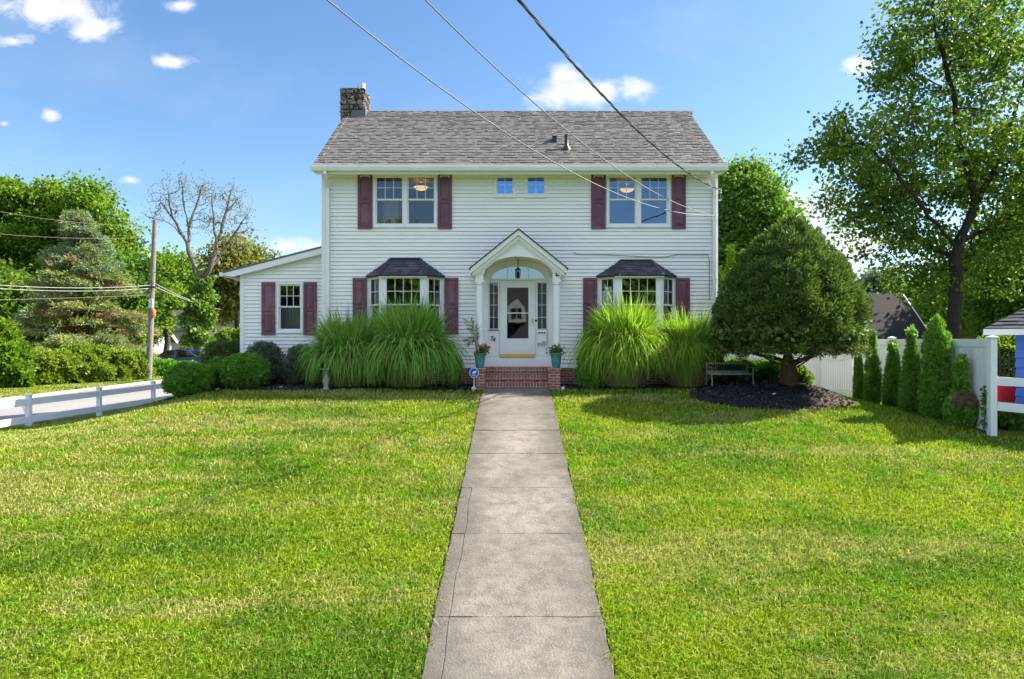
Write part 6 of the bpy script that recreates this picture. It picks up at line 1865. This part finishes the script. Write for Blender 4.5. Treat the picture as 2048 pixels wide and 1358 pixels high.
for c in ((x - .02, y - .06, z + .2), (x + .13, y - .05, z + .22), (x + .2, y - .05, z + .16)): mb.tube([(x + .03, y - .03, z - .02), ((x + c[0]) / 2, y - .05, z + .1), c], .005, 5)
mb.tube([(x + .02, y, z), (x + .10, y - .03, z + .2), (x + .19, y - .06, z + .33)], [.014, .012, .002], 5)
mb.build('stem', MAT['leaf_mid'], root)
mb = MB(); parts = []
for pts in ([(x - .07, y, z - .02), (x - .11, y, z + .32), (x - .17, y - .02, z + .62), (x - .28, y - .04, z + .86)], [(x - .08, y, z - .02), (x - .12, y, z + .3), (x - .19, y - .02, z + .42), (x - .31, y - .05, z + .34)], [(x - .07, y, z), (x - .12, y - .02, z + .4), (x - .13, y - .06, z + .7)]):
    mb.tube(pts, [.013, .010, .007, .004][:len(pts)], 6); A = np.array(pts[-2]); B = np.array(pts[-1]); ax_ = B - A
    for t_ in np.linspace(-.35, 1, 17):
        for s in (-1, 1):
            P = (A + ax_ * t_)[None]; sd_ = np.array([ax_[2], 0, -ax_[0]]); sd_ = sd_ / np.linalg.norm(sd_)
            D = norm((ax_ / np.linalg.norm(ax_) * .8 + s * sd_ * .75 + np.array([0, -.2 * s, -.12]) + rng.normal(0, .12, 3))[None]); parts.append(leaf_mesh(P, D, .16 + .06 * random.random(), .022))
V, F = merge(parts); mb.build('frond_stem', MAT['palm_leaf'], root); np_mesh('frond', V, F, MAT['palm_leaf'], root)
root, x, y, z = pot(1113, 'teal glazed pot with low leafy plants and dark violet blooms right of the door', '', 2)
fl(root, 'foliage', 190, (x, y - .03, z + .07), (.085, .06, .05), .085, .045, 'leaf_mid')
fl(root, 'leaf_tuft', 60, (x + .02, y - .04, z + .07), (.08, .05, .05), .08, .03, 'palm_leaf')
for c in ((x - .03, y - .03, z + .21), (x + .08, y - .02, z + .22), (x - .10, y - .03, z + .13)): fl(root, 'violet_flower', 18, c, (.012, .012, .016), .04, .03, 'petal_violet')
mb = MB()
for c in ((x - .03, y - .03, z + .2), (x + .08, y - .02, z + .2), (x - .04, y - .02, z + .26)): mb.tube([(x, y - .02, z - .01), c], .004, 5)
mb.build('stem', MAT['leaf_mid'], root)
# yard sign
x, y = HX(948, 17.1), 17.1; zg = float(bed_z(x, y)); zc = HZ(745.5, y)
t = thing('yard_sign', 'blue eight sided security sign on a white stake left of the steps', 'sign', (x, y, zg))
def octo(mb, r_, y_, th, ry_=1.12): mb.prism([(x + r_ * math.cos(R(22.5 + 45 * i)), zc + r_ * ry_ * math.sin(R(22.5 + 45 * i))) for i in range(8)], 'y', y_ - th, y_)
mb = MB(); octo(mb, .118, y, .012); brd = mb.build('border', MAT['sign_white'], t)
mb = MB(); octo(mb, .106, y - .0125, .004); pl = mb.build('panel', MAT['sign_blue'], t)
mb = MB(); yy2 = y - .0165
S_ = lambda pts: mb.prism([(x + a, zc + b) for a, b in pts], 'y', yy2 - .003, yy2)
S_([(-.06, -.035), (-.035, .0), (-.018, .028), (.01, .045), (.062, .055), (.062, .035), (.022, .028), (.0, .012), (-.012, -.008)])
S_([(-.012, -.008), (.03, -.012), (.05, .0), (.062, .035), (.045, .033), (.035, .012), (.02, .006), (.0, .012)])
S_([(-.045, -.052), (.045, -.052), (.04, -.066), (-.04, -.066)])
mb.build('emblem', MAT['sign_white'], t)
mb = MB(); mb.tube([(x, y + .008, zg - .1), (x, y + .008, zc + .02)], .009, 8); mb.build('stake', MAT['sign_white'], t)
# pale stones and ornaments in the beds
def rock(px, py, d, s, lab, name='garden_stone', mat='white_rock', cat='stone', seed=1, tall=1.0):
    x = HX(px, d); z = float(bed_z(x, d)); r = random.Random(seed); mb = MB(); mb.ball((0, 0, 0), (s, s * .7, s * .75 * tall), 12, 8)
    mb.v = [(x + a * (1 + .3 * math.sin(3 * b + seed) * .5) + .0, d + b, z + s * .45 * tall + c * (1 + .2 * math.sin(5 * a / s + seed)) + .25 * s * math.sin(4 * a / s)) for a, b, c in mb.v]
    return tag(mb.build(name, MAT[mat], smooth=True, origin=(x, d, z)), lab, cat)
rock(947, 779, 17.05, .05, 'small pale stone at the foot of the blue yard sign', tall=1.6, seed=2)
rock(1126, 777, 17.1, .055, 'small pale stone right of the brick steps', tall=1.3, seed=5)
rock(435, 779, 17.25, .05, 'flat white stone in the mulch between the boxwood balls', tall=.4, seed=3)
rock(562, 772, 17.4, .05, 'flat white stone in the mulch below the wing', tall=.4, seed=4)
rock(1548, 805, 15.75, .055, 'flat pale stone on the mulch mound under the dome tree', tall=.4, seed=6)
x, y = HX(652, 17.12), 17.12; z = float(bed_z(x, y))
t = thing('garden_statue', 'small pale green garden statuette tucked into the left ornamental grass', 'statue', (x, y, z))
mb = MB(); mb.lathe([(.08, 0), (.085, .03), (.06, .05), (.055, .12), (.075, .22), (.06, .33), (.03, .37)], (x, y, z), 14); mb.build('figure', MAT['statue_stone'], t, smooth=True)
mb = MB(); mb.ball((x, y, z + .42), (.045, .045, .055), 12, 8); mb.build('head', MAT['statue_stone'], t, smooth=True)
mb = MB(); mb.lathe([(.02, .47), (.12, .50), (.13, .52), (.0, .525)], (x, y, z), 14); mb.build('basin', MAT['statue_stone'], t, smooth=True)

# ------------------------------------------------------------ sky, sun, camera
SUN = Vector((1.1, .31, 1.0)).normalized()
W = bpy.data.worlds.new('World'); SC.world = W; W.use_nodes = True
nt = W.node_tree; g = NT(nt); bg = nt.nodes['Background']; outw = nt.nodes['World Output']
sky = g.n('ShaderNodeTexSky', sky_type='NISHITA', sun_disc=False, sun_elevation=math.asin(SUN.z), sun_rotation=math.atan2(SUN.x, SUN.y), altitude=100.0, air_density=1.0, dust_density=.9, ozone_density=2.2)
SKY_S = .070
gen = g.n('ShaderNodeTexCoord').outputs['Generated']
sx = g.n('ShaderNodeSeparateXYZ', {0: gen}); yv = g.math('MAXIMUM', sx.outputs[1], .05)
uv = g.n('ShaderNodeCombineXYZ', {0: g.math('DIVIDE', sx.outputs[0], yv), 1: g.math('DIVIDE', sx.outputs[2], yv)}).outputs[0]
def blob(px, py, a, b):
    v = g.n('ShaderNodeVectorMath', {0: uv, 1: ((px - 1024) / FOC, (679 - py) / FOC, 0)}, operation='SUBTRACT').outputs[0]
    v = g.n('ShaderNodeVectorMath', {0: v, 1: (FOC / a, FOC / b, 0)}, operation='MULTIPLY').outputs[0]
    l = g.n('ShaderNodeVectorMath', {0: v}, operation='LENGTH').outputs['Value']
    return g.math('SUBTRACT', 1.0, l)
m = None
for q in CLOUDS if 'CLOUDS' in globals() else ((1140, 185, 110, 48), (1130, 148, 50, 35), (1205, 185, 60, 34), (100, 15, 150, 55), (190, 60, 70, 36), (30, 82, 60, 22), (342, 124, 66, 20), (100, 230, 24, 16), (1600, 420, 170, 75), (1690, 490, 130, 75), (1270, 180, 60, 30), (580, 492, 90, 26), (262, 360, 32, 14), (1720, 130, 50, 26), (360, 10, 40, 20), (8, 247, 16, 9)):
    o = blob(*q); m = o if m is None else g.math('MAXIMUM', m, o)
n1 = g.noise(g.mapping(uv, (17, 24, 1)), 1.0, 8, .62, .3)
den = g.math('ADD', g.math('MULTIPLY', m, 1.1), g.math('MULTIPLY', g.math('SUBTRACT', n1, .5), 2.4))
den = g.math('MULTIPLY', g.ramp(den, [(.02, 0.0), (1.25, .95)], 'EASE'), g.math('GREATER_THAN', sx.outputs[1], .06))
wisp = g.ramp(g.noise(g.mapping(uv, (2.2, 5, 1), (3, 1, 0)), 1.0, 6, .6, .4), [(.5, 0.0), (.8, .16)])
den = g.math('MAXIMUM', den, wisp)
skyc = g.n('ShaderNodeHueSaturation', {'Saturation': 1.12, 'Color': sky.outputs[0]}).outputs[0]
shade = g.noise(g.mapping(uv, (11, 15, 1), (.0, .02, 0)), 1.0, 5)
cc = g.mix(shade, (CLOUD_V * .86, CLOUD_V * .9, CLOUD_V * .98), (CLOUD_V * 1.02, CLOUD_V * 1.0, CLOUD_V * .99))
colr = g.mix(den, g.mix(1.0, skyc, (.87, .945, .985), 'MULTIPLY'), cc)
# unseen bright clouds added high behind the camera to lift the shaded house front
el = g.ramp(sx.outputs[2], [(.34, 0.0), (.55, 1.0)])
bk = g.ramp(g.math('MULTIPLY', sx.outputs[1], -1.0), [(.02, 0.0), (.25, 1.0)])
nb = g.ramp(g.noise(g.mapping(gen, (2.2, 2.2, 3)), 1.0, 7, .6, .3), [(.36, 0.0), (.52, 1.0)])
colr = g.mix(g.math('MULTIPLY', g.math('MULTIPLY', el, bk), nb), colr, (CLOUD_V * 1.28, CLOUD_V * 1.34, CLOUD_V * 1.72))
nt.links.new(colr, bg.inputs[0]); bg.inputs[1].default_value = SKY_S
sl = bpy.data.lights.new('sun', 'SUN'); sl.energy = SUN_E; sl.angle = R(.53); sl.color = (1.0, .93, .80)
so = bpy.data.objects.new('sun', sl); COL.objects.link(so); so.rotation_euler = SUN.to_track_quat('Z', 'Y').to_euler()
cam = bpy.data.cameras.new('camera'); cam.sensor_width = 36; cam.lens = 24; cam.clip_start = .1; cam.clip_end = 2000
co = bpy.data.objects.new('camera', cam); COL.objects.link(co); co.location = (0, 0, ZC); co.rotation_euler = (R(90), 0, 0); SC.camera = co
SC.view_settings.view_transform = 'Standard'; SC.view_settings.look = 'None'; SC.view_settings.exposure = EXPO; SC.view_settings.gamma = 1
SC.render.engine = 'CYCLES'
cy = SC.cycles; cy.use_denoising = True; cy.max_bounces = 7; cy.diffuse_bounces = 3; cy.glossy_bounces = 3; cy.transmission_bounces = 4; cy.transparent_max_bounces = 12; cy.use_adaptive_sampling = True; cy.adaptive_threshold = .015; cy.sample_clamp_indirect = 6
